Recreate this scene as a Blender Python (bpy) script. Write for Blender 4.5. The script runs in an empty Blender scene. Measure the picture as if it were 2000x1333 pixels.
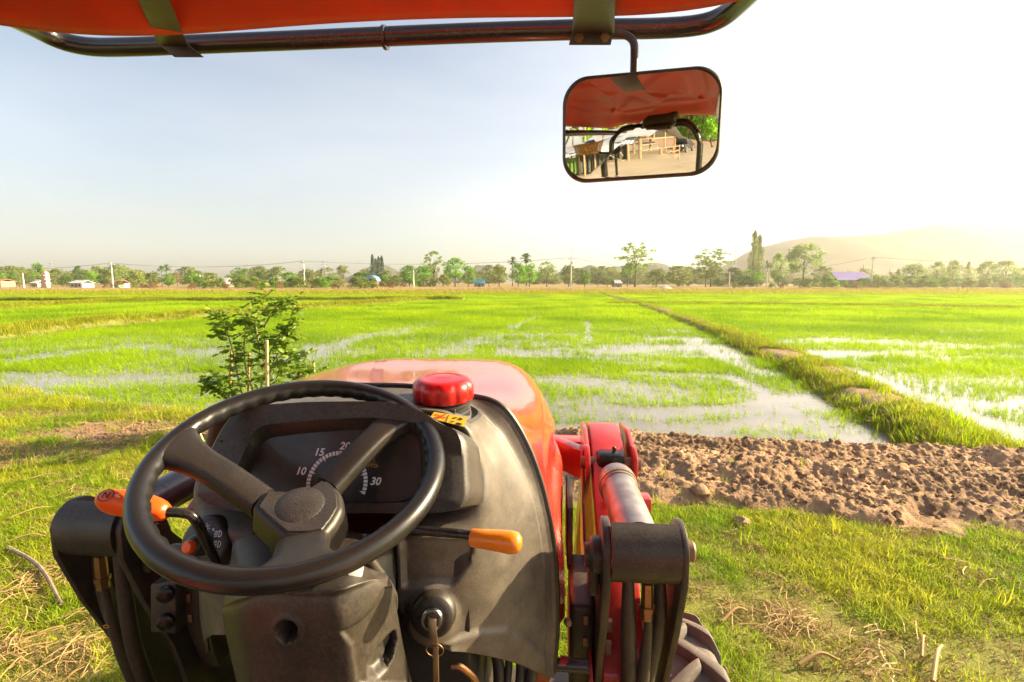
import bpy, bmesh, math, random
import numpy as np
from mathutils import Vector, Matrix
R = math.radians
rng = np.random.default_rng(7)
random.seed(7)
scene = bpy.context.scene
COL = scene.collection

# ------------------------------------------------------------------ camera
EYE = 1.85                       # lens height above the ground
PITCH = math.atan(0.1155)        # looking slightly down
cam_d = bpy.data.cameras.new('camera')
cam_d.sensor_width = 36.0
cam_d.lens = 18.0
cam_d.clip_start = 0.02
cam_d.clip_end = 6000
cam = bpy.data.objects.new('camera', cam_d)
COL.objects.link(cam)
cam.location = (0, 0, EYE)
cam.rotation_euler = (R(90) - PITCH, 0, 0)
scene.camera = cam

# ------------------------------------------------------------------ sky, sun, exposure
SUN_AZ, SUN_EL = R(75), R(25)    # azimuth to the right of the view direction
world = bpy.data.worlds.new('World')
scene.world = world
world.use_nodes = True
wn = world.node_tree
wn.nodes.clear()
w_out = wn.nodes.new('ShaderNodeOutputWorld')
w_bg = wn.nodes.new('ShaderNodeBackground')
w_sky = wn.nodes.new('ShaderNodeTexSky')
w_sky.sky_type = 'NISHITA'
w_sky.sun_disc = False
w_sky.sun_elevation = SUN_EL
w_sky.sun_rotation = SUN_AZ
w_sky.altitude = 0
w_sky.air_density = 1.0
w_sky.dust_density = 1.5
w_sky.ozone_density = 1.2
w_bg.inputs['Strength'].default_value = 0.058
# thin high veil of cloud over the clear sky
w_tc = wn.nodes.new('ShaderNodeTexCoord')
w_map = wn.nodes.new('ShaderNodeMapping')
w_map.inputs['Scale'].default_value = (1.2, 2.2, 6.0)
w_noise = wn.nodes.new('ShaderNodeTexNoise')
w_noise.inputs['Scale'].default_value = 1.6
w_noise.inputs['Detail'].default_value = 7
w_ramp = wn.nodes.new('ShaderNodeValToRGB')
w_ramp.color_ramp.elements[0].position = 0.42
w_ramp.color_ramp.elements[0].color = (0.28, 0.28, 0.28, 1)
w_ramp.color_ramp.elements[1].position = 0.72
w_ramp.color_ramp.elements[1].color = (0.52, 0.52, 0.52, 1)
w_mix = wn.nodes.new('ShaderNodeMix')
w_mix.data_type = 'RGBA'
w_hsv = wn.nodes.new('ShaderNodeHueSaturation')
w_hsv.inputs['Saturation'].default_value = 0.25
w_hsv.inputs['Value'].default_value = 1.35
wn.links.new(w_tc.outputs['Generated'], w_map.inputs['Vector'])
wn.links.new(w_map.outputs['Vector'], w_noise.inputs['Vector'])
wn.links.new(w_noise.outputs['Fac'], w_ramp.inputs['Fac'])
wn.links.new(w_ramp.outputs['Color'], w_mix.inputs['Factor'])
wn.links.new(w_sky.outputs['Color'], w_mix.inputs['A'])
wn.links.new(w_sky.outputs['Color'], w_hsv.inputs['Color'])
wn.links.new(w_hsv.outputs['Color'], w_mix.inputs['B'])
wn.links.new(w_mix.outputs['Result'], w_bg.inputs['Color'])
wn.links.new(w_bg.outputs['Background'], w_out.inputs['Surface'])

SUN_DIR = Vector((math.sin(SUN_AZ) * math.cos(SUN_EL), math.cos(SUN_AZ) * math.cos(SUN_EL), math.sin(SUN_EL)))
sun_d = bpy.data.lights.new('sun', 'SUN')
sun_d.energy = 5.0
sun_d.angle = R(0.6)
sun_d.color = (1.0, 0.81, 0.50)
sun = bpy.data.objects.new('sun', sun_d)
COL.objects.link(sun)
sun.location = (20, 5, 12)
sun.rotation_euler = SUN_DIR.to_track_quat('Z', 'Y').to_euler()

vs = scene.view_settings
vs.view_transform = 'Standard'
vs.look = 'None'
vs.gamma = 1.0
vs.exposure = 1.9
vs.use_curve_mapping = False
cy = scene.cycles
cy.use_denoising = True
cy.max_bounces = 8
cy.diffuse_bounces = 3
cy.glossy_bounces = 4
cy.transmission_bounces = 4
cy.transparent_max_bounces = 8
cy.volume_bounces = 1
cy.sample_clamp_indirect = 6.0
cy.caustics_reflective = False
cy.caustics_refractive = False

# ------------------------------------------------------------------ geometry of the view, used to measure positions
CP, SP = math.cos(PITCH), math.sin(PITCH)
PSI, OX = R(4.8), -0.345         # the tractor points a little to the right and stands left of the lens

def ray(px, py):
    u = (px - 1000) / 1000
    v = -(py - 666.5) / 1000
    return Vector((u, CP + v * SP, -SP + v * CP))

def W(px, py, Y=None, Z=None):
    """world point seen at a photo position, at depth Y or height Z"""
    d = ray(px, py)
    t = Y / d.y if Y is not None else (Z - EYE) / d.z
    return Vector((0, 0, EYE)) + d * t

def to_local(p):
    x, y = p[0] - OX, p[1]
    return Vector((x * math.cos(PSI) - y * math.sin(PSI), x * math.sin(PSI) + y * math.cos(PSI), p[2]))

def to_world(p):
    return Vector((OX + p[0] * math.cos(PSI) + p[1] * math.sin(PSI), -p[0] * math.sin(PSI) + p[1] * math.cos(PSI), p[2]))

def L(px, py, ty=None, tx=None, tz=None):
    """the same in the tractor's own frame (tx right, ty forward, tz up)"""
    o = to_local((0, 0, EYE))
    q = to_local(Vector((0, 0, EYE)) + ray(px, py)) - o
    if ty is not None: t = (ty - o.y) / q.y
    elif tx is not None: t = (tx - o.x) / q.x
    else: t = (tz - o.z) / q.z
    return o + q * t

def proj_local(V):
    V = np.asarray(V, float)
    wx = OX + V[:, 0] * math.cos(PSI) + V[:, 1] * math.sin(PSI)
    wy = -V[:, 0] * math.sin(PSI) + V[:, 1] * math.cos(PSI)
    wz = V[:, 2] - EYE
    d = wy * CP - wz * SP
    return np.stack([1000 + 1000 * wx / d, 666.5 - 1000 * (wy * SP + wz * CP) / d], 1)

# ------------------------------------------------------------------ numpy noise
def _hash(ix, iy, seed):
    h = (ix.astype(np.int64) * 374761393 + iy.astype(np.int64) * 668265263 + seed * 2147483647) & 0xFFFFFFFF
    h = ((h ^ (h >> 13)) * 1274126177) & 0xFFFFFFFF
    return ((h ^ (h >> 16)) & 0xFFFF) / 65535.0

def vnoise(x, y, seed=0):
    x = np.asarray(x, float); y = np.asarray(y, float)
    ix, iy = np.floor(x), np.floor(y)
    fx, fy = x - ix, y - iy
    fx = fx * fx * (3 - 2 * fx); fy = fy * fy * (3 - 2 * fy)
    a = _hash(ix, iy, seed); b = _hash(ix + 1, iy, seed)
    c = _hash(ix, iy + 1, seed); d = _hash(ix + 1, iy + 1, seed)
    return (a * (1 - fx) + b * fx) * (1 - fy) + (c * (1 - fx) + d * fx) * fy

def fbm(x, y, seed=0, octs=4, gain=0.5):
    s, a, t, f = 0, 1.0, 0, 1.0
    for k in range(octs):
        s = s + a * vnoise(np.asarray(x) * f + 17.3 * k, np.asarray(y) * f - 9.1 * k, seed + k)
        t += a; a *= gain; f *= 2.03
    return s / t

def sstep(a, b, x):
    t = np.clip((np.asarray(x, float) - a) / (b - a), 0, 1)
    return t * t * (3 - 2 * t)

# ------------------------------------------------------------------ materials
def _new(name):
    m = bpy.data.materials.new(name)
    m.use_nodes = True
    nt = m.node_tree
    nt.nodes.clear()
    return m, nt, nt.nodes.new('ShaderNodeOutputMaterial')

def _noise(nt, scale, detail=4, coord='Object', rough=0.55, stretch=None):
    tc = nt.nodes.new('ShaderNodeTexCoord')
    n = nt.nodes.new('ShaderNodeTexNoise')
    n.inputs['Scale'].default_value = scale
    n.inputs['Detail'].default_value = detail
    n.inputs['Roughness'].default_value = rough
    if stretch:
        mp = nt.nodes.new('ShaderNodeMapping')
        mp.inputs['Scale'].default_value = stretch
        nt.links.new(tc.outputs[coord], mp.inputs['Vector'])
        nt.links.new(mp.outputs['Vector'], n.inputs['Vector'])
    else:
        nt.links.new(tc.outputs[coord], n.inputs['Vector'])
    return n

def _ramp(nt, fac, stops):
    r = nt.nodes.new('ShaderNodeValToRGB')
    e = r.color_ramp.elements
    e[0].position, e[0].color = stops[0][0], (*stops[0][1], 1)
    e[1].position, e[1].color = stops[-1][0], (*stops[-1][1], 1)
    for p, c in stops[1:-1]:
        k = e.new(p); k.color = (*c, 1)
    nt.links.new(fac, r.inputs['Fac'])
    return r

def _mix(nt, fac, a, b):
    m = nt.nodes.new('ShaderNodeMix')
    m.data_type = 'RGBA'
    for v, s in ((fac, 'Factor'), (a, 'A'), (b, 'B')):
        if isinstance(v, (int, float)): m.inputs[s].default_value = v
        elif isinstance(v, tuple): m.inputs[s].default_value = (*v, 1)
        else: nt.links.new(v, m.inputs[s])
    return m.outputs['Result']

def pm(name, col, rough=0.5, metal=0.0, coat=0.0, var=0.2, nscale=9, bump=0.0, bscale=150,
       dust=None, dust_amt=0.5, dust_scale=14, chips=None, chip_at=0.68, chip_scale=22, rvar=0.12, spec=0.5, stretch=None, bdist=0.002):
    """painted / moulded surface: mottled base colour, optional dust film, chips and fine bump"""
    m, nt, out = _new(name)
    b = nt.nodes.new('ShaderNodeBsdfPrincipled')
    n = _noise(nt, nscale, 5, stretch=stretch)
    lo = tuple(c * (1 - var) for c in col); hi = tuple(min(1, c * (1 + var)) for c in col)
    colour = _ramp(nt, n.outputs['Fac'], [(0.3, lo), (0.7, hi)]).outputs['Color']
    rgh = nt.nodes.new('ShaderNodeMapRange')
    rgh.inputs['To Min'].default_value = max(0.02, rough - rvar)
    rgh.inputs['To Max'].default_value = min(1, rough + rvar)
    nt.links.new(n.outputs['Fac'], rgh.inputs['Value'])
    if dust:
        d1 = _noise(nt, dust_scale, 6, rough=0.7)
        d2 = _noise(nt, dust_scale * 22, 3, rough=0.6)
        mul = nt.nodes.new('ShaderNodeMath'); mul.operation = 'MULTIPLY'
        nt.links.new(d1.outputs['Fac'], mul.inputs[0]); nt.links.new(d2.outputs['Fac'], mul.inputs[1])
        dr = _ramp(nt, mul.outputs[0], [(0.12, (0, 0, 0)), (0.42, (dust_amt,) * 3)])
        colour = _mix(nt, dr.outputs['Color'], colour, dust)
    if chips:
        cn = _noise(nt, chip_scale, 8, rough=0.75)
        cr = _ramp(nt, cn.outputs['Fac'], [(chip_at, (0, 0, 0)), (chip_at + 0.03, (1, 1, 1))])
        colour = _mix(nt, cr.outputs['Color'], colour, chips)
    nt.links.new(colour, b.inputs['Base Color'])
    nt.links.new(rgh.outputs['Result'], b.inputs['Roughness'])
    b.inputs['Metallic'].default_value = metal
    b.inputs['Coat Weight'].default_value = coat
    b.inputs['Coat Roughness'].default_value = 0.06
    b.inputs['Specular IOR Level'].default_value = spec
    if bump:
        bn = _noise(nt, bscale, 4)
        bp = nt.nodes.new('ShaderNodeBump')
        bp.inputs['Strength'].default_value = bump
        bp.inputs['Distance'].default_value = bdist
        nt.links.new(bn.outputs['Fac'], bp.inputs['Height'])
        nt.links.new(bp.outputs['Normal'], b.inputs['Normal'])
    nt.links.new(b.outputs['BSDF'], out.inputs['Surface'])
    return m

def leafm(name, c1, c2, trans=0.45, rough=0.5, gloss=0.25, patch=None):
    """thin leaf: lets light through, hue differs from piece to piece"""
    m, nt, out = _new(name)
    oi = nt.nodes.new('ShaderNodeObjectInfo')
    geo = nt.nodes.new('ShaderNodeNewGeometry')
    add = nt.nodes.new('ShaderNodeMath'); add.operation = 'ADD'
    nt.links.new(oi.outputs['Random'], add.inputs[0]); nt.links.new(geo.outputs['Random Per Island'], add.inputs[1])
    hlf = nt.nodes.new('ShaderNodeMath'); hlf.operation = 'MULTIPLY'; hlf.inputs[1].default_value = 0.5
    nt.links.new(add.outputs[0], hlf.inputs[0])
    col = _ramp(nt, hlf.outputs[0], [(0.1, c1), (0.9, c2)]).outputs['Color']
    if patch:                                   # slow drift of tone over the field
        pn = nt.nodes.new('ShaderNodeTexNoise'); pn.inputs['Scale'].default_value = patch[1]; pn.inputs['Detail'].default_value = 5
        nt.links.new(geo.outputs['Position'], pn.inputs['Vector'])
        pr_ = _ramp(nt, pn.outputs['Fac'], [(0.40, (0, 0, 0)), (0.62, (0.75, 0.75, 0.75))])
        col = _mix(nt, pr_.outputs['Color'], col, patch[0])
    b = nt.nodes.new('ShaderNodeBsdfPrincipled')
    b.inputs['Roughness'].default_value = rough
    b.inputs['Specular IOR Level'].default_value = gloss
    nt.links.new(col, b.inputs['Base Color'])
    t = nt.nodes.new('ShaderNodeBsdfTranslucent')
    nt.links.new(col, t.inputs['Color'])
    mx = nt.nodes.new('ShaderNodeMixShader'); mx.inputs['Fac'].default_value = trans
    nt.links.new(b.outputs['BSDF'], mx.inputs[1]); nt.links.new(t.outputs['BSDF'], mx.inputs[2])
    nt.links.new(mx.outputs['Shader'], out.inputs['Surface'])
    return m

DUST = (0.30, 0.21, 0.13)
M = {}
M['plastic'] = pm('black_plastic', (0.016, 0.0145, 0.014), 0.42, var=0.25, bump=0.22, bscale=700, dust=(0.42, 0.31, 0.20), dust_amt=0.12, dust_scale=9, chips=(0.30, 0.22, 0.15), chip_at=0.70, chip_scale=85)
M['plastic_dusty'] = pm('dusty_black_plastic', (0.050, 0.043, 0.037), 0.46, var=0.2, bump=0.22, bscale=700, dust=(0.50, 0.41, 0.31), dust_amt=0.24, dust_scale=26)
M['plastic_dark'] = pm('black_plastic_clean', (0.014, 0.0135, 0.014), 0.4, var=0.2, bump=0.15, bscale=700, dust=DUST, dust_amt=0.10)
M['grip'] = pm('wheel_rim_plastic', (0.010, 0.0098, 0.0105), 0.30, var=0.2, bump=0.06, bscale=500, dust=DUST, dust_amt=0.03)
M['spoke'] = pm('wheel_spoke_plastic', (0.013, 0.0125, 0.013), 0.40, var=0.2, bump=0.2, bscale=800, dust=DUST, dust_amt=0.09)
M['pad'] = pm('hub_pad_leather_grain', (0.02, 0.02, 0.023), 0.36, var=0.25, bump=0.4, bscale=420, dust=DUST, dust_amt=0.12)
M['steel_black'] = pm('black_painted_steel', (0.017, 0.0165, 0.0165), 0.42, var=0.3, bump=0.15, bscale=120, dust=DUST, dust_amt=0.22, chips=(0.17, 0.15, 0.13), chip_at=0.705, chip_scale=26)
M['red'] = pm('red_paint', (0.50, 0.022, 0.012), 0.25, coat=0.8, var=0.10, nscale=5, dust=(0.4, 0.2, 0.12), dust_amt=0.18, dust_scale=5)
M['red_arm'] = pm('red_loader_paint', (0.45, 0.012, 0.014), 0.33, coat=0.5, var=0.15, dust=DUST, dust_amt=0.2, chips=(0.10, 0.07, 0.06), chip_at=0.71)
M['canopy'] = pm('canopy_fibreglass', (0.62, 0.040, 0.010), 0.5, var=0.18, nscale=6, bump=0.15, bscale=60, dust=(0.35, 0.12, 0.06), dust_amt=0.4)
M['cap_red'] = pm('cap_red_plastic', (0.52, 0.008, 0.008), 0.28, var=0.08, coat=0.15)
M['tube'] = pm('black_gloss_tube', (0.012, 0.0115, 0.0115), 0.22, var=0.25, coat=0.3, dust=DUST, dust_amt=0.05, dust_scale=7)
M['amber'] = pm('amber_knob', (0.75, 0.22, 0.012), 0.25, var=0.10, nscale=25, coat=0.5)
M['orange'] = pm('orange_knob', (0.80, 0.10, 0.008), 0.35, var=0.06)
M['yellow'] = pm('yellow_sticker', (0.80, 0.48, 0.015), 0.4, var=0.08, dust=DUST, dust_amt=0.15)
M['black_ink'] = pm('black_ink', (0.012, 0.011, 0.01), 0.5)
M['red_ink'] = pm('red_ink', (0.6, 0.03, 0.02), 0.5)
M['white_ink'] = pm('white_ink', (0.78, 0.78, 0.80), 0.5, var=0.05)
M['dial'] = pm('dial_face', (0.014, 0.011, 0.0105), 0.35, var=0.3, nscale=25, dust=DUST, dust_amt=0.14, dust_scale=30, rvar=0.05)
M['chrome'] = pm('chrome', (0.75, 0.75, 0.76), 0.16, metal=1.0, var=0.08)
M['ram'] = pm('worn_cylinder_paint', (0.27, 0.24, 0.235), 0.36, metal=0.55, var=0.4, nscale=18, chips=(0.42, 0.02, 0.02), chip_at=0.585, chip_scale=7, coat=0.2)
M['ram_dark'] = pm('worn_cylinder_dark', (0.07, 0.062, 0.07), 0.3, metal=0.4, var=0.4, nscale=18, chips=(0.20, 0.01, 0.02), chip_at=0.60, chip_scale=7, coat=0.3)
M['grease'] = pm('greasy_steel', (0.022, 0.02, 0.02), 0.2, metal=0.5, var=0.5, bump=0.8, bscale=120)
M['brass'] = pm('dull_brass', (0.35, 0.20, 0.09), 0.35, metal=0.9, var=0.25)
M['rubber'] = pm('hose_rubber', (0.020, 0.018, 0.017), 0.55, var=0.25, bump=0.3, bscale=300, dust=DUST, dust_amt=0.22)
M['tyre'] = pm('dusty_tyre', (0.075, 0.062, 0.054), 0.75, var=0.25, bump=0.35, bscale=60, dust=(0.21, 0.175, 0.145), dust_amt=0.7)
M['bolt'] = pm('rusty_bolt', (0.24, 0.15, 0.09), 0.5, metal=0.6, var=0.35, nscale=40)
M['brass_key'] = pm('worn_key', (0.40, 0.27, 0.14), 0.38, metal=0.85, var=0.25, nscale=60)
M['gold_print'] = pm('hose_print', (0.6, 0.33, 0.03), 0.5)
M['lens'] = pm('headlamp_lens', (0.82, 0.83, 0.85), 0.1, var=0.04, coat=0.6)
M['seal'] = pm('rubber_seal', (0.01, 0.01, 0.01), 0.35, var=0.2)
M['seat'] = pm('seat_vinyl', (0.025, 0.024, 0.024), 0.5, var=0.2)

# ------------------------------------------------------------------ mesh helpers
def mesh_obj(name, V, F, mat, parent=None, smooth=True, sharp=38, link=True):
    me = bpy.data.meshes.new(name)
    me.from_pydata([tuple(map(float, v)) for v in V], [], [tuple(int(i) for i in f) for f in F])
    me.validate(); me.update()
    if mat is not None: me.materials.append(mat)
    if smooth and len(me.polygons):
        me.polygons.foreach_set('use_smooth', [True] * len(me.polygons))
        if sharp: me.set_sharp_from_angle(angle=R(sharp))
    o = bpy.data.objects.new(name, me)
    if link: COL.objects.link(o)
    if parent is not None: o.parent = parent
    return o

def tag(o, label, cat=None, group=None, kind=None):
    o['label'] = label
    if cat: o['category'] = cat
    if group: o['group'] = group
    if kind: o['kind'] = kind
    return o

def empty(name, loc=(0, 0, 0), rz=0.0):
    o = bpy.data.objects.new(name, None)
    o.empty_display_size = 0.1
    COL.objects.link(o)
    o.location = loc
    o.rotation_euler = (0, 0, rz)
    return o

def join(*parts):
    V, F = [], []
    for v, f in parts:
        k = len(V)
        V.extend(v)
        F.extend(f if k == 0 else [tuple(i + k for i in q) for q in f])
    return V, F

def frame_from(d, up=(0, 0, 1)):
    d = Vector(d).normalized()
    u = Vector(up)
    if abs(d.dot(u)) > 0.98: u = Vector((0, 1, 0))
    x = u.cross(d).normalized()
    return x, d.cross(x).normalized(), d

def smooth_path(pts, n=8):
    """Catmull-Rom through the points"""
    P = [Vector(p) for p in pts]
    if len(P) < 3: return P
    out = []
    Q = [P[0] * 2 - P[1]] + P + [P[-1] * 2 - P[-2]]
    for i in range(1, len(Q) - 2):
        for k in range(n):
            t = k / n
            out.append(0.5 * ((2 * Q[i]) + (Q[i + 1] - Q[i - 1]) * t + (2 * Q[i - 1] - 5 * Q[i] + 4 * Q[i + 1] - Q[i + 2]) * t * t
                       + (3 * Q[i] - Q[i - 1] - 3 * Q[i + 1] + Q[i + 2]) * t ** 3))
    out.append(P[-1])
    return out

def tube(pts, r, seg=12, sm=0, cap=True):
    P = smooth_path(pts, sm) if sm else [Vector(p) for p in pts]
    n = len(P)
    rs = r if hasattr(r, '__len__') else [r] * n
    if len(rs) != n: rs = list(np.interp(np.linspace(0, 1, n), np.linspace(0, 1, len(rs)), rs))
    V, F = [], []
    x = None
    for i, p in enumerate(P):
        d = (P[min(i + 1, n - 1)] - P[max(i - 1, 0)]).normalized()
        if x is None: x, y, _ = frame_from(d)
        else:
            x = (x - d * x.dot(d)).normalized(); y = d.cross(x)
        for k in range(seg):
            a = 2 * math.pi * k / seg
            V.append(p + (x * math.cos(a) + y * math.sin(a)) * rs[i])
    for i in range(n - 1):
        for k in range(seg):
            a, b = i * seg + k, i * seg + (k + 1) % seg
            F.append((a, b, b + seg, a + seg))
    if cap:
        F.append(tuple(range(seg))[::-1]); F.append(tuple(range((n - 1) * seg, n * seg)))
    return V, F

def lathe(profile, origin, axis, seg=32, lobes=None):
    """profile: (radius, along) pairs turned round an axis"""
    x, y, d = frame_from(axis)
    o = Vector(origin)
    V, F = [], []
    for r, h in profile:
        for k in range(seg):
            a = 2 * math.pi * k / seg
            rr = r * (lobes(a, h) if lobes else 1)
            V.append(o + d * h + (x * math.cos(a) + y * math.sin(a)) * rr)
    n = len(profile)
    for i in range(n - 1):
        for k in range(seg):
            a, b = i * seg + k, i * seg + (k + 1) % seg
            F.append((a, b, b + seg, a + seg))
    F.append(tuple(range(seg))[::-1]); F.append(tuple(range((n - 1) * seg, n * seg)))
    return V, F

def bev(V, F, w, seg=2):
    bm = bmesh.new()
    vs_ = [bm.verts.new(tuple(v)) for v in V]
    for f in F:
        try: bm.faces.new([vs_[i] for i in f])
        except ValueError: pass
    bmesh.ops.recalc_face_normals(bm, faces=bm.faces)
    es = [e for e in bm.edges if len(e.link_faces) == 2 and e.calc_face_angle(0) > R(25)]
    if w: bmesh.ops.bevel(bm, geom=es, offset=w, segments=seg, affect='EDGES', profile=0.5, clamp_overlap=True)
    bm.verts.index_update()
    V2 = [v.co.copy() for v in bm.verts]
    F2 = [tuple(v.index for v in f.verts) for f in bm.faces]
    bm.free()
    return V2, F2

def box(c, s, rot=None, w=0.0, seg=2):
    V = [Vector((x * s[0] / 2, y * s[1] / 2, z * s[2] / 2)) for x in (-1, 1) for y in (-1, 1) for z in (-1, 1)]
    F = [(0, 1, 3, 2), (4, 6, 7, 5), (0, 4, 5, 1), (2, 3, 7, 6), (0, 2, 6, 4), (1, 5, 7, 3)]
    if w: V, F = bev(V, F, w, seg)
    if rot is not None: V = [rot @ v for v in V]
    return [v + Vector(c) for v in V], F

def prism(poly, ex, w=0.0, seg=2):
    """poly: list of 3D points (planar), extruded along ex"""
    n = len(poly); ex = Vector(ex)
    V = [Vector(p) for p in poly] + [Vector(p) + ex for p in poly]
    F = [tuple(range(n))[::-1], tuple(range(n, 2 * n))] + [(i, (i + 1) % n, n + (i + 1) % n, n + i) for i in range(n)]
    return bev(V, F, w, seg)

def plate(yz, tx0, tx1, w=0.003):
    """plate lying in the tractor's fore-and-aft plane; yz outline"""
    return prism([(tx0, y, z) for y, z in yz], (tx1 - tx0, 0, 0), w)

def cr1(a, n):
    """Catmull-Rom resample of array a (k,...) to n rows"""
    a = np.asarray(a, float); k = len(a)
    q = np.concatenate([[2 * a[0] - a[1]], a, [2 * a[-1] - a[-2]]])
    t = np.linspace(0, k - 1, n); i = np.minimum(t.astype(int), k - 2); f = t - i
    f = f.reshape((-1,) + (1,) * (a.ndim - 1))
    p0, p1, p2, p3 = q[i], q[i + 1], q[i + 2], q[i + 3]
    return 0.5 * (2 * p1 + (p2 - p0) * f + (2 * p0 - 5 * p1 + 4 * p2 - p3) * f * f + (3 * p1 - p0 - 3 * p2 + p3) * f ** 3)

def surf(rings, nu, nv, linear=False):
    """smooth sheet through rings of points; returns (grid V, faces)"""
    A = np.array([[tuple(p) for p in r] for r in rings], float)
    if linear:
        t = np.linspace(0, len(A) - 1, nu); i = np.minimum(t.astype(int), len(A) - 2); f = (t - i)[:, None, None]
        A = A[i] * (1 - f) + A[i + 1] * f
    else: A = cr1(A, nu)
    A = np.swapaxes(cr1(np.swapaxes(A, 0, 1), nv), 0, 1)
    return A

def grid_faces(nu, nv, off=0, flip=False):
    F = []
    for i in range(nu - 1):
        for j in range(nv - 1):
            a = off + i * nv + j
            F.append((a, a + 1, a + nv + 1, a + nv) if not flip else (a, a + nv, a + nv + 1, a + 1))
    return F

def inpoly(P, poly):
    """signed distance (px), positive inside"""
    P = np.asarray(P); poly = np.asarray(poly, float); n = len(poly)
    inside = np.zeros(len(P), bool); dist = np.full(len(P), 1e9)
    for i in range(n):
        a, b = poly[i], poly[(i + 1) % n]
        ab = b - a
        t = np.clip(((P - a) @ ab) / (ab @ ab + 1e-9), 0, 1)
        dist = np.minimum(dist, np.linalg.norm(P - (a + t[:, None] * ab), axis=1))
        c = ((a[1] > P[:, 1]) != (b[1] > P[:, 1]))
        xx = (b[0] - a[0]) * (P[:, 1] - a[1]) / (b[1] - a[1] + 1e-12) + a[0]
        inside ^= c & (P[:, 0] < xx)
    return np.where(inside, dist, -dist)

def emboss(V, poly, vec, soft=6):
    """push the points that lie inside a traced outline along vec"""
    sd = inpoly(proj_local(V), poly)
    return V + sstep(-soft / 2, soft / 2, sd)[:, None] * np.array(vec)[None, :]

def text(name, s, size, mat, parent, mw, extrude=0.0004, shear=0.0, bold=0.0):
    cu = bpy.data.curves.new(name, 'FONT')
    cu.body = s; cu.size = size; cu.extrude = extrude
    cu.align_x = 'CENTER'; cu.align_y = 'CENTER'; cu.resolution_u = 3
    cu.materials.append(mat)
    if shear: cu.shear = shear
    if bold: cu.offset = bold
    tmp = bpy.data.objects.new(name, cu)
    COL.objects.link(tmp)
    me = bpy.data.meshes.new_from_object(tmp.evaluated_get(bpy.context.evaluated_depsgraph_get()))
    bpy.data.objects.remove(tmp)
    me.name = name
    o = bpy.data.objects.new(name, me)
    COL.objects.link(o)
    o.parent = parent
    o.matrix_local = mw
    return o

def mat3(x, y, z, o):
    m = Matrix.Identity(4)
    for i in range(3):
        m[i][0], m[i][1], m[i][2], m[i][3] = x[i], y[i], z[i], o[i]
    return m
# ================================================================== SETTING
def gp(px, py, z=0.0):
    p = W(px, py, Z=z); return (p.x, p.y)
WATER = -0.10
# near edge of the flooded paddy, left to right
edge = [(-40, 10.0), (-14, 9.0)] + [gp(x, y) for x, y in ((0, 745), (200, 785), (400, 800), (700, 822), (1100, 838), (1300, 852), (1500, 868), (1740, 876))]
ex_, ey_ = np.array(edge).T
def edge_y(x): 
    x = np.asarray(x, float)
    return np.where(x > ex_[-1], ey_[-1] - 0.02 * (x - ex_[-1]), np.interp(x, ex_, ey_))
# banks between the fields: polylines (x, y), half width, height above the water
def bank(pts, hw, h): return (np.array(pts, float), hw, h)
BUND = bank([gp(2100, 985), gp(1960, 900), gp(1830, 840), gp(1690, 770), gp(1570, 708), gp(1450, 660), gp(1330, 618), gp(1250, 592), gp(1178, 574)], 0.62, 0.22)
BANKS = [BUND,
         bank([(-70, 8.5), gp(-120, 668), gp(120, 640), gp(330, 622), gp(420, 616), gp(600, 601), gp(760, 591), gp(870, 582)], 0.75, 0.36),
         bank([gp(-60, 588), gp(300, 588), gp(600, 587), gp(900, 585)], 0.6, 0.38),
         bank([gp(-60, 606), gp(60, 598), gp(200, 591), gp(330, 588)], 0.5, 0.30),
         bank([gp(1190, 592), gp(1500, 594), gp(1800, 598), gp(2100, 602)], 0.40, 0.17)]
def seg_dist(x, y, P):
    d = np.full(np.shape(x), 1e9); s = np.zeros(np.shape(x)); acc = 0
    for a, b in zip(P[:-1], P[1:]):
        ab = b - a; l2 = ab @ ab
        t = np.clip(((x - a[0]) * ab[0] + (y - a[1]) * ab[1]) / l2, 0, 1)
        dd = np.hypot(x - a[0] - t * ab[0], y - a[1] - t * ab[1])
        d = np.minimum(d, dd)
    return d
def bank_profile(x, y, k):
    P, hw, h = BANKS[k]
    w = hw * (0.85 + 0.35 * vnoise(x * 0.6, y * 0.6, 31 + k))
    d = seg_dist(x, y, P)
    return h * sstep(w * 1.15, w * 0.35, d) * (0.8 + 0.4 * vnoise(x * 0.9, y * 0.9, 41 + k)), d
FAR_Y = 76.0
# soil thrown up along the paddy edge, right of the tractor
soil_top = [gp(x, y) for x, y in ((1090, 842), (1300, 858), (1500, 872), (1750, 880), (2000, 905), (2400, 960))]
soil_bot = [gp(x, y) for x, y in ((1090, 1000), (1250, 985), (1420, 990), (1600, 1010), (1750, 1028), (2000, 1035), (2400, 1080))]
def soil_mask(x, y):
    st = np.array(soil_top); sb = np.array(soil_bot)
    o = np.argsort(st[:, 0]); st = st[o]; o = np.argsort(sb[:, 0]); sb = sb[o]
    yt = np.interp(x, st[:, 0], st[:, 1]); yb = np.interp(x, sb[:, 0], sb[:, 1])
    yt = yt + 0.0; yb = yb + 0.75 * (fbm(x * 1.8, y * 1.8, 5, 4) - 0.5)
    return sstep(yb - 0.08, yb + 0.12, y) * sstep(yt + 0.25, yt - 0.1, y) * sstep(0.35, 0.75, x), (y - yb) / (yt - yb + 1e-6)
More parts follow.
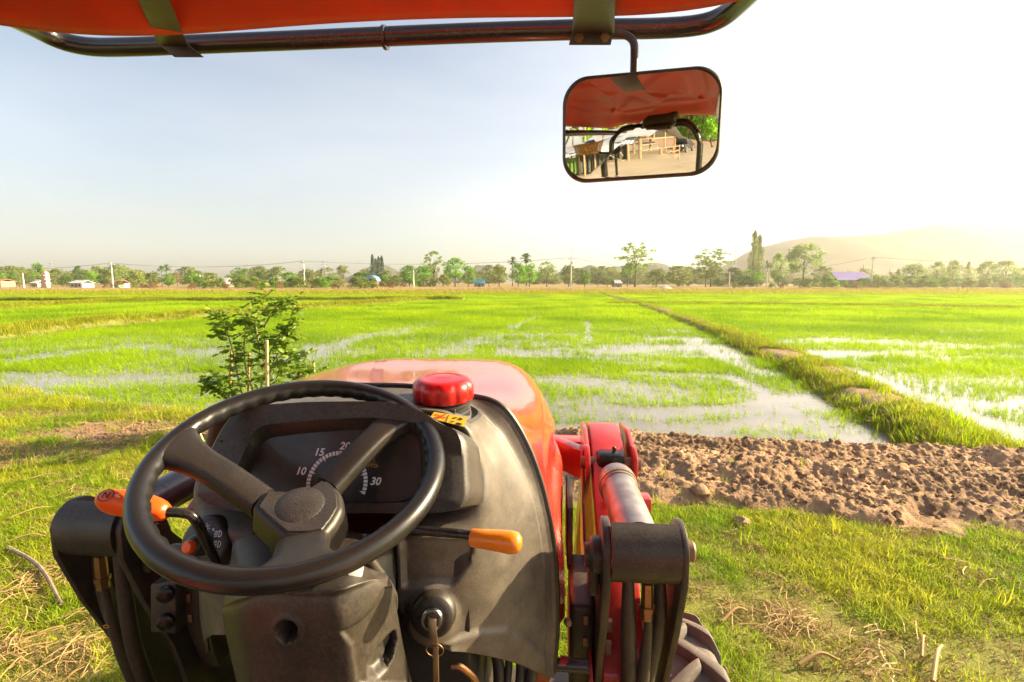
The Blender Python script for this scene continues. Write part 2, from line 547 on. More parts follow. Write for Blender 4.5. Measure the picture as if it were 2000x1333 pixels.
def ground_h(x, y):
    x = np.asarray(x, float); y = np.asarray(y, float)
    e = edge_y(x)
    wob = 0.35 * (fbm(x * 0.8, y * 0.8, 3, 3) - 0.5)
    inside = sstep(-0.35, 0.45, y - e + wob)
    h = -0.20 * inside + 0.025 * (fbm(x * 2.2, y * 2.2, 8, 4) - 0.5) * (1 - inside)
    h = h + 0.03 * (fbm(x * 0.35, y * 0.35, 12, 3) - 0.5)
    # raised far bank and land beyond it
    far = sstep(FAR_Y, FAR_Y + 5, y + 2.0 * (vnoise(x * 0.07, y * 0, 5) - .5))
    for k in range(len(BANKS)):
        b, _ = bank_profile(x, y, k)
        m_ = sstep(0.15, 0.7, inside) if k else 1.0
        h = np.maximum(h, -0.20 + b * m_ + 0.02) if k else np.maximum(h, np.minimum(-0.20 + b + 0.05, 0.25))
    h = h * (1 - far) + far * (0.18 + 0.35 * sstep(FAR_Y + 2, FAR_Y + 12, y) * vnoise(x * 0.05, y * 0.05, 9))
    # behind the camera: level yard
    h = np.where(y < 0.5, 0.02 * (vnoise(x * .5, y * .5, 2) - .5), h)
    return h
def soil_h(x, y):
    m_, t = soil_mask(x, y)
    w = 0.08 * (fbm(x * 0.9, y * 0.9, 21, 2) - 0.5) * 4
    ridges = 0.13 * np.exp(-((t - 0.80 + w * .3) / 0.16) ** 2) + 0.15 * np.exp(-((t - 0.42 + w * .3) / 0.17) ** 2) + 0.06 * np.exp(-((t - 0.12) / 0.12) ** 2)
    wx, wy = x + 0.05 * vnoise(x * 9, y * 9, 1), y + 0.05 * vnoise(x * 9, y * 9, 2)
    cl = 0.05 * (fbm(wx * 3.5, wy * 5, 50, 3) - 0.4) + 0.016 * sstep(0.44, 0.62, fbm(wx * 6, wy * 8, 60, 4)) + 0.018 * sstep(0.46, 0.56, fbm(wx * 17, wy * 19, 64, 3)) + 0.055 * (fbm(x * 27, y * 27, 70, 3, 0.75) - 0.5)
    return (ridges + cl * (0.4 + 0.6 * sstep(0.0, 0.25, t))) * m_

def axis(segs):
    out = [np.linspace(a, b, n, endpoint=False) for a, b, n in segs]
    return np.concatenate(out + [[segs[-1][1]]])
gx = axis([(-1000, -200, 14), (-200, -60, 30), (-60, -22, 50), (-22, -9, 60), (-9, 9, 190), (9, 22, 60), (22, 60, 50), (60, 200, 30), (200, 1000, 14)])
gy = axis([(-1000, -120, 14), (-120, -20, 24), (-20, 1, 24), (1, 10, 120), (10, 20, 80), (20, 40, 80), (40, 90, 130), (90, 200, 24), (200, 1000, 16)])
GX, GY = np.meshgrid(gx, gy)
GZ = ground_h(GX, GY)
gv = np.stack([GX.ravel(), GY.ravel(), GZ.ravel()], 1)
nyg, nxg = GX.shape
gme = bpy.data.meshes.new('ground')
ii = (np.arange(nyg - 1)[:, None] * nxg + np.arange(nxg - 1)[None, :]).ravel()
gf = np.stack([ii, ii + 1, ii + nxg + 1, ii + nxg], 1)
gme.from_pydata(gv.tolist(), [], gf.tolist())
gme.polygons.foreach_set('use_smooth', [True] * len(gf))
def set_attr(me, name, vals):
    a = me.attributes.new(name, 'FLOAT', 'POINT'); a.data.foreach_set('value', np.asarray(vals, np.float32).ravel())
# what the ground is made of: turf, dry grass, bare earth, mud
xx, yy = gv[:, 0], gv[:, 1]
ins = sstep(-0.3, 0.5, yy - edge_y(xx))
farm = sstep(FAR_Y - 1, FAR_Y + 3, yy)
bunds = np.max([bank_profile(xx, yy, k)[0] / BANKS[k][2] for k in range(len(BANKS))], 0)
dry_left = np.exp(-(((xx + 4.0) / 2.2) ** 2 + ((yy - 6.3) / 1.1) ** 2))
b0 = bank_profile(xx, yy, 0)[0] / BANKS[0][2]
earth = np.clip(sstep(0.5, 0.8, b0) * sstep(0.52, 0.60, fbm(xx * .9, yy * .9, 55, 3)) + soil_mask(xx, yy)[0] + 1.9 * dry_left * fbm(xx * 1.6, yy * 1.6, 77, 3) + sstep(-1.5, -4, yy), 0, 1)
mud = ins * (1 - farm) * (1 - sstep(0.2, 0.5, bunds))
dry = np.clip(sstep(FAR_Y + 5, FAR_Y + 9, yy) * (0.5 + 0.5 * fbm(xx * 0.06, yy * 0.4, 6, 3)) + 0.6 * sstep(0.45, 0.7, fbm(xx * 1.1, yy * 1.1, 15, 3)) * (1 - ins), 0, 1)
set_attr(gme, 'earth', earth); set_attr(gme, 'mud', mud); set_attr(gme, 'dry', dry)
ground = bpy.data.objects.new('ground', gme); COL.objects.link(ground)
tag(ground, 'grassy ground sloping into flooded paddy fields and a dry far bank', kind='structure')

def attr(nt, name):
    a = nt.nodes.new('ShaderNodeAttribute'); a.attribute_name = name; return a.outputs['Fac']
m, nt, out = _new('ground_cover')
b = nt.nodes.new('ShaderNodeBsdfPrincipled'); b.inputs['Roughness'].default_value = 0.9; b.inputs['Specular IOR Level'].default_value = 0.2
n1 = _noise(nt, 3.0, 8); n2 = _noise(nt, 40.0, 6, rough=0.7)
turf = _ramp(nt, n2.outputs['Fac'], [(0.3, (0.12, 0.14, 0.02)), (0.55, (0.20, 0.205, 0.04)), (0.72, (0.32, 0.25, 0.09))]).outputs['Color']
dryc = _ramp(nt, n1.outputs['Fac'], [(0.3, (0.20, 0.115, 0.05)), (0.6, (0.36, 0.24, 0.11))]).outputs['Color']
soilc = _ramp(nt, n2.outputs['Fac'], [(0.3, (0.22, 0.13, 0.082)), (0.7, (0.40, 0.265, 0.18))]).outputs['Color']
mudc = _ramp(nt, n1.outputs['Fac'], [(0.3, (0.10, 0.085, 0.055)), (0.7, (0.17, 0.145, 0.10))]).outputs['Color']
c = _mix(nt, attr(nt, 'dry'), turf, dryc); c = _mix(nt, attr(nt, 'earth'), c, soilc); c = _mix(nt, attr(nt, 'mud'), c, mudc)
nt.links.new(c, b.inputs['Base Color'])
bp = nt.nodes.new('ShaderNodeBump'); bp.inputs['Strength'].default_value = 0.6; bp.inputs['Distance'].default_value = 0.03
nt.links.new(n2.outputs['Fac'], bp.inputs['Height']); nt.links.new(bp.outputs['Normal'], b.inputs['Normal'])
nt.links.new(b.outputs[0], out.inputs['Surface'])
gme.materials.append(m); M['ground'] = m

# thrown-up soil, finely broken
sx_ = np.arange(0.2, 9.5, 0.0145); sy_ = np.arange(3.2, 7.3, 0.0145)
SX, SY = np.meshgrid(sx_, sy_)
SH = soil_h(SX, SY); SM = soil_mask(SX, SY)[0]
SZ = ground_h(SX, SY) * 1.0 + SH + 0.012 * (SM > 0.02) - 0.06 * (SM <= 0.02)
SZ = np.where(SM > 0.02, np.maximum(SZ, -0.03 + SH), SZ - 0.3)
keep = SM > 0.015
idx = -np.ones(SX.shape, int)
cellk = keep[:-1, :-1] | keep[1:, :-1] | keep[:-1, 1:] | keep[1:, 1:]
SZ = np.where(keep, SZ, ground_h(SX, SY) - 0.05)
need = np.zeros(SX.shape, bool)
need[:-1, :-1] |= cellk; need[1:, :-1] |= cellk; need[:-1, 1:] |= cellk; need[1:, 1:] |= cellk
idx[need] = np.arange(need.sum())
sv = np.stack([SX[need], SY[need], SZ[need]], 1)
ci, cj = np.nonzero(cellk)
sf = np.stack([idx[ci, cj], idx[ci, cj + 1], idx[ci + 1, cj + 1], idx[ci + 1, cj]], 1)
M['soil'] = pm('clod_soil', (0.33, 0.205, 0.118), 0.95, var=0.5, nscale=2.2, bump=1.0, bscale=55, spec=0.15, bdist=0.012)
so = mesh_obj('soil_ridge', sv, sf, M['soil'], None, sharp=0)
tag(so, 'brown ridges of freshly turned soil between grass and paddy', kind='structure')

# water
V, F = [(-400, 5.0, WATER), (400, 5.0, WATER), (400, FAR_Y + 3, WATER), (-400, FAR_Y + 3, WATER)], [(0, 1, 2, 3)]
m, nt, out = _new('paddy_water')
b = nt.nodes.new('ShaderNodeBsdfPrincipled')
nz = _noise(nt, 0.9, 5)
wc = _ramp(nt, nz.outputs['Fac'], [(0.3, (0.16, 0.14, 0.11)), (0.7, (0.24, 0.215, 0.18))]).outputs['Color']
nt.links.new(wc, b.inputs['Base Color'])
b.inputs['Roughness'].default_value = 0.08; b.inputs['IOR'].default_value = 1.333; b.inputs['Specular IOR Level'].default_value = 0.6
nw = _noise(nt, 7.0, 3); bp = nt.nodes.new('ShaderNodeBump'); bp.inputs['Strength'].default_value = 0.12; bp.inputs['Distance'].default_value = 0.02
nt.links.new(nw.outputs['Fac'], bp.inputs['Height']); nt.links.new(bp.outputs['Normal'], b.inputs['Normal'])
nt.links.new(b.outputs[0], out.inputs['Surface']); M['water'] = m
wo = mesh_obj('paddy_water', V, F, m, None, smooth=False)
tag(wo, 'shallow muddy water standing in the rice paddies', kind='structure')

# ---------------------------------------------------------------- scatter helper (for what nobody could count)
def scatter(name, P, rot, scl, src, label, parent=None):
    me = bpy.data.meshes.new(name)
    me.vertices.add(len(P)); me.vertices.foreach_set('co', np.asarray(P, np.float32).ravel())
    a = me.attributes.new('rot', 'FLOAT_VECTOR', 'POINT'); a.data.foreach_set('vector', np.asarray(rot, np.float32).ravel())
    a = me.attributes.new('scl', 'FLOAT_VECTOR', 'POINT'); a.data.foreach_set('vector', np.asarray(scl, np.float32).ravel())
    o = bpy.data.objects.new(name, me); COL.objects.link(o)
    ng = bpy.data.node_groups.new(name, 'GeometryNodeTree')
    ng.interface.new_socket('Geometry', in_out='INPUT', socket_type='NodeSocketGeometry')
    ng.interface.new_socket('Geometry', in_out='OUTPUT', socket_type='NodeSocketGeometry')
    gi = ng.nodes.new('NodeGroupInput'); go = ng.nodes.new('NodeGroupOutput')
    ip = ng.nodes.new('GeometryNodeInstanceOnPoints'); oi = ng.nodes.new('GeometryNodeObjectInfo')
    oi.inputs['Object'].default_value = src
    def na(nm):
        n_ = ng.nodes.new('GeometryNodeInputNamedAttribute'); n_.data_type = 'FLOAT_VECTOR'; n_.inputs['Name'].default_value = nm; return n_.outputs['Attribute']
    er = ng.nodes.new('FunctionNodeEulerToRotation')
    ng.links.new(na('rot'), er.inputs[0]); ng.links.new(er.outputs[0], ip.inputs['Rotation'])
    ng.links.new(na('scl'), ip.inputs['Scale'])
    ng.links.new(gi.outputs[0], ip.inputs['Points']); ng.links.new(oi.outputs['Geometry'], ip.inputs['Instance'])
    ng.links.new(ip.outputs['Instances'], go.inputs[0])
    md = o.modifiers.new('scatter', 'NODES'); md.node_group = ng
    tag(o, label, kind='stuff')
    return o

def blades(n, h, w, spread, lean, segs=3, hvar=0.4):
    """a tuft of grass blades as one mesh"""
    V, F = [], []
    for k in range(n):
        a = rng.uniform(0, 2 * math.pi); r0 = spread * math.sqrt(rng.uniform())
        ox, oy = r0 * math.cos(a), r0 * math.sin(a)
        hh = h * (1 - hvar * rng.uniform()); az = rng.uniform(0, 2 * math.pi); ln = lean * rng.uniform(0.2, 1.0) * hh
        dx_, dy_ = math.cos(az), math.sin(az); sx2, sy2 = -dy_, dx_
        tw = rng.uniform(-0.6, 0.6); sx2, sy2 = sx2 * math.cos(tw) - sy2 * math.sin(tw), sx2 * math.sin(tw) + sy2 * math.cos(tw)
        b0 = len(V)
        for s in range(segs + 1):
            t = s / segs
            c = (ox + dx_ * ln * t * t, oy + dy_ * ln * t * t, hh * (t - 0.25 * (ln / hh) * t * t))
            ww = w * (1 - t) ** 0.7 * 0.5
            if s < segs:
                V += [(c[0] - sx2 * ww, c[1] - sy2 * ww, c[2]), (c[0] + sx2 * ww, c[1] + sy2 * ww, c[2])]
            else: V.append(c)
        for s in range(segs - 1): F.append((b0 + 2 * s, b0 + 2 * s + 1, b0 + 2 * s + 3, b0 + 2 * s + 2))
        F.append((b0 + 2 * (segs - 1), b0 + 2 * (segs - 1) + 1, b0 + 2 * segs))
    return V, F
def source(name, VF, mat): return mesh_obj(name, *VF, mat, None, sharp=0, link=False)

M['rice'] = leafm('rice_leaf', (0.235, 0.41, 0.003), (0.41, 0.54, 0.005), 0.5, 0.5, 0.15, patch=((0.14, 0.27, 0.004), 0.22))
M['turf'] = leafm('turf_leaf', (0.29, 0.37, 0.014), (0.56, 0.53, 0.045), 0.5, 0.55, 0.15, patch=((0.17, 0.33, 0.012), 1.1))
M['bank_grass'] = leafm('bank_grass', (0.21, 0.28, 0.010), (0.42, 0.40, 0.030), 0.45, 0.55, 0.15)
M['straw'] = leafm('dry_straw', (0.32, 0.19, 0.075), (0.52, 0.36, 0.16), 0.15, 0.6, 0.2)
M['dry_grass'] = leafm('dry_grass', (0.26, 0.17, 0.07), (0.42, 0.31, 0.14), 0.3, 0.6, 0.15)

def frustum(n, y0, y1, margin=1.06):
    """random ground points inside the widened view, even in area"""
    n = int(n * 1.45)
    y = np.sqrt(rng.uniform(0, 1, n) * (y1 * y1 - y0 * y0) + y0 * y0)
    x = rng.uniform(-1, 1, n) * (y * margin * 1.08 + 4.0)
    return x, y
def open_water(x, y):
    """1 where the paddy is bare water"""
    n_ = fbm(x * 0.16 + 3, y * 0.42, 90, 4, 0.55)
    near = sstep(25, 12, y) * sstep(-22, -14, x + 0 * y)
    thr = 0.66 - 0.12 * near + 0.05 * sstep(-2, -5, x)
    w = sstep(thr - 0.035, thr + 0.045, n_) * sstep(27, 17, y)
    # the clear strips seen in the photo
    for (pts, hw, s) in STRIPS:
        d = seg_dist(x, y, np.array(pts)); wv = hw * (0.5 + vnoise(x * .7, y * .7, 71))
        w = np.maximum(w, s * sstep(wv, wv * 0.35, d))
    return w
STRIPS = [([gp(100, 742, WATER), gp(250, 742, WATER), gp(420, 728, WATER)], 0.26, 0.9), ([gp(30, 705, WATER), gp(250, 676, WATER), gp(420, 690, WATER)], 0.7, 0.8),
          ([gp(1250, 728, WATER), gp(1420, 735, WATER), gp(1480, 760, WATER), gp(1540, 815, WATER)], 0.42, 0.97), ([gp(1540, 815, WATER), gp(1380, 838, WATER), gp(1180, 830, WATER)], 0.42, 0.9),
          ([gp(1540, 815, WATER), gp(1730, 862, WATER), gp(1790, 880, WATER)], 0.6, 0.85), ([gp(1340, 660, WATER), gp(1420, 700, WATER), gp(1490, 730, WATER)], 0.5, 0.9),
          ([gp(1320, 625, WATER), gp(1450, 655, WATER), gp(1600, 710, WATER), gp(1750, 760, WATER), gp(1900, 815, WATER), gp(2060, 870, WATER)], 0.55, 0.97),
          ([gp(1700, 668, WATER), gp(1900, 674, WATER)], 0.9, 0.7), ([gp(1010, 690, WATER), gp(1160, 700, WATER), gp(1290, 712, WATER)], 0.9, 0.75),
          ([gp(580, 700, WATER), gp(700, 660, WATER), gp(850, 632, WATER)], 1.0, 0.8), ([gp(850, 690, WATER), gp(970, 655, WATER), gp(1130, 652, WATER)], 0.8, 0.75),
          ([gp(1000, 640, WATER), gp(1060, 612, WATER)], 0.45, 0.9), ([gp(1150, 665, WATER), gp(1148, 625, WATER)], 0.3, 0.9), ([gp(1100, 740, WATER), gp(1300, 765, WATER)], 0.7, 0.75)]
def rice_points(n, y0, y1):
    x, y = frustum(n, y0, y1)
    e = edge_y(x)
    bp_ = np.max([bank_profile(x, y, k)[0] / BANKS[k][2] for k in range(len(BANKS))], 0)
    dens = (1 - open_water(x, y)) * sstep(0.15, 0.5, y - e) * (bp_ < 0.12)
    dens *= 0.35 + 0.65 * sstep(0.35, 0.6, fbm(x * 0.9, y * 0.9, 33, 3)) + sstep(15, 26, y)
    dens = np.maximum(dens, 0.02 * (y - e > 0.1) * (bp_ < 0.12))
    k = rng.uniform(0, 1, len(x)) < dens
    return x[k], y[k]
tufts = [source('rice_tuft', blades(7, 0.24, 0.0085, 0.035, 0.45), M['rice']), source('rice_tuft', blades(10, 0.22, 0.009, 0.07, 0.5), M['rice'])]
far_tuft = source('rice_tuft', blades(12, 0.27, 0.022, 0.20, 0.4, 2), M['rice'])
def put(name, x, y, z, src, label, s0, s1, tilt=0.12):
    n_ = len(x)
    rot = np.stack([rng.uniform(-tilt, tilt, n_), rng.uniform(-tilt, tilt, n_), rng.uniform(0, 6.283, n_)], 1)
    s = rng.uniform(s0, s1, n_); scl = np.stack([s, s, s * rng.uniform(0.8, 1.15, n_)], 1)
    return scatter(name, np.stack([x, y, z], 1), rot, scl, src, label)
for k, (n_, y0, y1, src, s0, s1, lab) in enumerate((
        (70000, 5.2, 13, tufts[0], 0.55, 0.95, 'young rice plants standing in the nearest water of the paddy'),
        (95000, 11, 30, tufts[1], 0.75, 1.2, 'rice seedlings in thin rows across the middle of the paddies'),
        (120000, 26, FAR_Y, far_tuft, 0.9, 1.3, 'dense bright green rice covering the far paddies'))):
    x, y = rice_points(n_, y0, y1)
    put('rice_plants', x, y, np.full(len(x), WATER - 0.07), src, lab, s0, s1, 0.15)

# grass on the banks
bt = source('bank_tuft', blades(11, 0.17, 0.012, 0.12, 0.8), M['bank_grass'])
bx, by = frustum(26000, 4.0, 20, 1.1)
bpv = bank_profile(bx, by, 0)[0] / BANKS[0][2]
bare = 0.9 * sstep(0.52, 0.60, fbm(bx * 0.9, by * 0.9, 55, 3)) * sstep(0.55, 0.8, bpv)
k = (bpv > 0.14) & (rng.uniform(0, 1, len(bx)) < 0.95 * (1 - bare)) & (soil_mask(bx, by)[0] < 0.2) & (by - edge_y(bx) > -1.2)
bx, by = bx[k], by[k]
put('bank_grass', bx, by, ground_h(bx, by) - 0.02, bt, 'shaggy grass growing on the low banks between the paddies', 0.7, 1.4, 0.3)
# cover along the farther banks
for kb_, nb_ in ((1, 14000), (2, 9000), (3, 6000), (4, 2500)):
    P0 = BANKS[kb_][0]; sl_ = np.linalg.norm(np.diff(P0, axis=0), axis=1); cs_ = np.concatenate([[0], np.cumsum(sl_)])
    t = rng.uniform(0, cs_[-1], nb_); i = np.clip(np.searchsorted(cs_, t) - 1, 0, len(sl_) - 1); f = ((t - cs_[i]) / sl_[i])[:, None]
    q = P0[i] * (1 - f) + P0[i + 1] * f + rng.normal(0, BANKS[kb_][1] * 0.5, (nb_, 2))
    k = (q[:, 1] - edge_y(q[:, 0]) > 0.2) & (np.abs(q[:, 0]) < q[:, 1] * 1.2 + 2); q = q[k]
    put('bank_grass', q[:, 0], q[:, 1], np.maximum(ground_h(q[:, 0], q[:, 1]), WATER) - 0.02, bt, ('', 'dark grass on the long left bank', 'grass on the far left bank', 'grass on the short bank at far left', 'grass on the bank across the right paddy')[kb_], 1.0, 1.9, 0.3)
# extra cover on the near bank
P0 = BANKS[0][0]
n_ = 9000
t = rng.uniform(0, 1.0, n_) ** 1.0 * (len(P0) - 1); i = t.astype(int); f = (t - i)[:, None]
q = P0[i] * (1 - f) + P0[np.minimum(i + 1, len(P0) - 1)] * f + rng.normal(0, 0.45, (n_, 2))
bv = bank_profile(q[:, 0], q[:, 1], 0)[0] / BANKS[0][2]
bare = 0.93 * sstep(0.52, 0.60, fbm(q[:, 0] * 0.9, q[:, 1] * 0.9, 55, 3)) * sstep(0.55, 0.8, bv)
k = (bv > 0.05) & (soil_mask(q[:, 0], q[:, 1])[0] < 0.3) & (rng.uniform(0, 1, n_) > bare)
q = q[k]
dk = rng.uniform(0, 1, len(q)) < 0.3
put('dry_bank_grass', q[dk, 0], q[dk, 1], ground_h(q[dk, 0], q[dk, 1]) - 0.02, source('dry_tuft', blades(14, 0.13, 0.007, 0.10, 1.0), M['dry_grass']), 'dried grass along the worn top of the right bank', 0.5, 1.0, 0.4)
q = q[~dk]
put('bank_grass', q[:, 0], q[:, 1], ground_h(q[:, 0], q[:, 1]) - 0.02, bt, 'grass along the earth bank running away on the right', 0.5, 1.05, 0.3)

tw = source('bank_weed', blades(9, 0.30, 0.012, 0.06, 0.7), M['rice'])
k = rng.uniform(0, 1, len(q)) < 0.16
put('bank_weeds', q[k, 0], q[k, 1], ground_h(q[k, 0], q[k, 1]) - 0.02, tw, 'taller bright weeds standing up from the right bank', 0.5, 1.1, 0.3)
# short turf round the tractor
t1 = source('turf_tuft', blades(18, 0.055, 0.0042, 0.06, 1.5, 3), M['turf'])
t2 = source('turf_tuft', blades(7, 0.15, 0.006, 0.03, 0.8, 3), M['turf'])
t3 = source('dry_tuft', blades(14, 0.055, 0.0042, 0.06, 1.6, 3), M['dry_grass'])
x, y = frustum(90000, 1.2, 8.0, 1.12)
def turf_density(x, y):
    e = edge_y(x); sm = soil_mask(x, y)[0]
    d = sstep(0.25, 0.05, sm) * sstep(0.25, -0.15, y - e)
    bare = np.exp(-(((x + 4.2) / 2.3) ** 2 + ((y - 6.3) / 0.9) ** 2))
    d *= 1 - 0.97 * np.clip(bare * 2.3 * fbm(x * 1.6, y * 1.6, 77, 3), 0, 1)
    patch = fbm(x * 1.3, y * 1.3, 19, 4)
    return d * (0.18 + 0.82 * sstep(0.36, 0.52, patch)), patch
d, patch = turf_density(x, y)
dryk = rng.uniform(0, 1, len(x)) < 0.12 + 0.45 * sstep(0.44, 0.34, patch)
k = rng.uniform(0, 1, len(x)) < d
g = k & ~dryk
put('turf', x[g], y[g], ground_h(x[g], y[g]) - 0.004, t1, 'short green turf round the tractor', 0.8, 1.5, 0.4)
g = (rng.uniform(0, 1, len(x)) < (0.25 + 0.75 * d) * (soil_mask(x, y)[0] < 0.2) * (y < edge_y(x))) & dryk
put('dry_turf', x[g], y[g], ground_h(x[g], y[g]) - 0.004, t3, 'dried bleached grass mixed into the turf', 0.8, 1.6, 0.5)
x, y = frustum(9000, 2.0, 9.0, 1.12)
d, patch = turf_density(x, y)
d = d * (0.07 + 0.93 * sstep(-3.0, -4.5, x) * sstep(4.5, 6, y)) + 0.8 * sstep(0.6, 0.1, np.abs(y - edge_y(x) + 0.1)) * (soil_mask(x, y)[0] < 0.2)
k = rng.uniform(0, 1, len(x)) < d
put('tall_grass', x[k], y[k], ground_h(x[k], y[k]) - 0.01, t2, 'taller grass at the water\'s edge left of the tractor', 0.8, 1.6, 0.3)
# sparse green shoots on the turned soil
x, y = frustum(1500, 3.5, 6.6, 1.1)
sm, tt = soil_mask(x, y)
k = (sm > 0.3) & (rng.uniform(0, 1, len(x)) < 0.10 + 0.25 * sstep(0.25, 0.0, tt) + 0.4 * sstep(5.5, 7.5, x))
put('soil_shoots', x[k], y[k], ground_h(x[k], y[k]) + soil_h(x[k], y[k]) - 0.01, t2, 'thin green shoots sprouting from the turned soil', 0.5, 1.1, 0.3)

# clods
def clod(seed, n=9):
    bm = bmesh.new(); bmesh.ops.create_icosphere(bm, subdivisions=2, radius=1.0)
    r_ = np.random.default_rng(seed)
    o3 = r_.uniform(0, 50, 3)
    for v in bm.verts:
        c_ = v.co
        s = 0.55 + 0.9 * float(fbm(c_.x * 1.7 + c_.z * .8 + o3[0], c_.y * 1.7 + c_.z * 1.3 + o3[1], seed, 3))
        v.co = c_ * s; v.co.z *= 0.72
    V = [v.co.copy() for v in bm.verts]; F = [tuple(v.index for v in f.verts) for f in bm.faces]
    bm.free(); return V, F
for s in range(4):
    src = mesh_obj('clod', *clod(s + 3), M['soil'], None, smooth=False, link=False)
    x, y = frustum(8000 if s < 3 else 40000, 3.4, 7.0, 1.1)
    sm, tt = soil_mask(x, y)
    dl = np.exp(-(((x + 4.2) / 2.0) ** 2 + ((y - 6.2) / 0.7) ** 2))
    k = (rng.uniform(0, 1, len(x)) < 0.8 * (sm > 0.25)) | (rng.uniform(0, 1, len(x)) < 0.6 * dl)
    x, y = x[k], y[k]; n_ = len(x)
    sz = 0.005 + 0.026 * rng.uniform(0, 1, n_) ** 4 if s < 3 else 0.003 + 0.008 * rng.uniform(0, 1, n_) ** 2
    scatter('soil_clods', np.stack([x, y, ground_h(x, y) + soil_h(x, y) + sz * 0.2], 1), rng.uniform(0, 6.28, (n_, 3)), np.stack([sz, sz, sz], 1), src,
            ('loose crumbs of brown soil', 'small brown clods lying on the turned earth', 'broken earth scattered over the ridges', 'fine crumbs of dry soil over the ridges')[s])

# straw litter
def straws(n, ln):
    V, F = [], []
    for k in range(n):
        a = rng.uniform(0, 6.28); l = ln * rng.uniform(0.4, 1.0); ox, oy = rng.normal(0, ln * 0.25, 2); z = rng.uniform(0.002, 0.03)
        bend = rng.uniform(-0.6, 0.6); w = 0.0022
        b0 = len(V)
        for s in range(4):
            t = s / 3 - 0.5; aa = a + bend * t
            cx_, cy_ = ox + math.cos(aa) * l * t, oy + math.sin(aa) * l * t
            zz = z + 0.02 * (1 - 4 * t * t) * rng.uniform(0, 1)
            V += [(cx_ - math.sin(aa) * w, cy_ + math.cos(aa) * w, zz), (cx_ + math.sin(aa) * w, cy_ - math.cos(aa) * w, zz + 0.002)]
        for s in range(3): F.append((b0 + 2 * s, b0 + 2 * s + 1, b0 + 2 * s + 3, b0 + 2 * s + 2))
    return V, F
st = source('straw_bunch', straws(9, 0.22), M['straw'])
spots = [(gp(40, 1140), 0.17, 34), (gp(90, 1200), 0.3, 10), (gp(60, 1290), 0.28, 22), (gp(1480, 1222), 0.10, 8), (gp(1560, 1215), 0.10, 7), (gp(1690, 1240), 0.08, 4), (gp(1720, 1300), 0.1, 4), (gp(1930, 1110), 0.1, 3), (gp(150, 940), 0.6, 26), (gp(250, 860), 0.8, 40)]
pts = np.concatenate([np.array(c)[None, :] + rng.normal(0, s, (n_, 2)) * np.array([1.0, 0.7]) for c, s, n_ in spots])
x, y = pts.T
put('straw_litter', x, y, ground_h(x, y) + 0.012, st, 'bleached straw and dry stems strewn over the grass', 0.6, 1.2, 0.15)
# dry growth on the far bank
db = source('dry_tuft', blades(14, 0.38, 0.05, 0.5, 0.5, 2), M['dry_grass'])
x = rng.uniform(-110, 110, 5200); y = FAR_Y + 7 + 22 * rng.uniform(0, 1, 5200) ** 1.5
put('dry_grass', x, y, ground_h(x, y) - 0.02, db, 'brown dry grass along the far bank', 0.5, 1.3, 0.2)
gb = source('bank_tuft', blades(14, 0.5, 0.05, 0.45, 0.5, 2), M['bank_grass'])
x = rng.uniform(-110, 110, 9000); y = FAR_Y - 1.0 + 8 * rng.uniform(0, 1, 9000)
put('bank_grass', x, y, np.maximum(ground_h(x, y), WATER) - 0.02, gb, 'green grass at the foot of the far bank', 0.6, 1.3, 0.2)

# ---------------------------------------------------------------- hills
def hill(name, prof, dist, depth, label, mat):
    """ridge line given by photo positions; a real mound with depth behind and before its crest"""
    P = [W(x, y, Y=dist) for x, y in prof]
    xs = np.array([p.x for p in P]); zs = np.array([max(p.z, 0) for p in P])
    X = np.linspace(xs[0], xs[-1], 120); Zr = np.interp(X, xs, zs)
    Zr = Zr * (1 + 0.05 * (fbm(X / dist * 40, X * 0, 4, 4) - 0.5)) + dist * 0.004 * (fbm(X / dist * 90, X * 0, 14, 3) - 0.5) * (Zr > 1)
    T = np.linspace(-1, 1, 30)
    XX, TT = np.meshgrid(X, T)
    prof_ = np.cos(TT * math.pi / 2) ** 1.3
    ZZ = Zr[None, :] * prof_ * (1 + 0.25 * (fbm(XX / dist * 22, TT * 3, 8, 4) - 0.5) * (1 - prof_)) - 1.0
    YY = dist + TT * depth + 0 * XX
    V = np.stack([XX.ravel(), YY.ravel(), ZZ.ravel()], 1)
    o = mesh_obj(name, V, grid_faces(30, 120), mat, None, sharp=0)
    tag(o, label, kind='structure')
M['hill'] = pm('wooded_hill', (0.055, 0.065, 0.045), 0.95, var=0.4, nscale=0.03, spec=0.05)
hill('hill', [(1380, 556), (1430, 520), (1470, 495), (1490, 482), (1520, 474), (1570, 463), (1640, 461), (1700, 458), (1745, 452), (1800, 442), (1900, 437), (1960, 430), (2050, 418), (2200, 400), (2500, 430), (2900, 545)], 720, 200, 'long wooded hill rising to the right edge', M['hill'])
hill('hill', [(655, 556), (690, 540), (720, 523), (740, 514), (757, 518), (785, 534), (825, 556)], 760, 90, 'small cone shaped hill behind the slender conifers', M['hill'])
hill('hill', [(905, 556), (918, 530), (930, 517), (948, 516), (960, 528), (975, 556)], 780, 60, 'small rounded hill at the middle of the horizon', M['hill'])
hill('hill', [(1045, 556), (1075, 540), (1100, 525), (1130, 525), (1152, 517), (1170, 521), (1180, 526), (1197, 518), (1240, 522), (1270, 511), (1290, 514), (1310, 526), (1340, 520), (1380, 540), (1420, 556)], 780, 120, 'low blue range behind the pale pole', M['hill'])
hill('hill', [(-900, 552), (-300, 546), (0, 549), (300, 547), (600, 549), (900, 553)], 840, 100, 'very low distant rise along the left horizon', M['hill'])

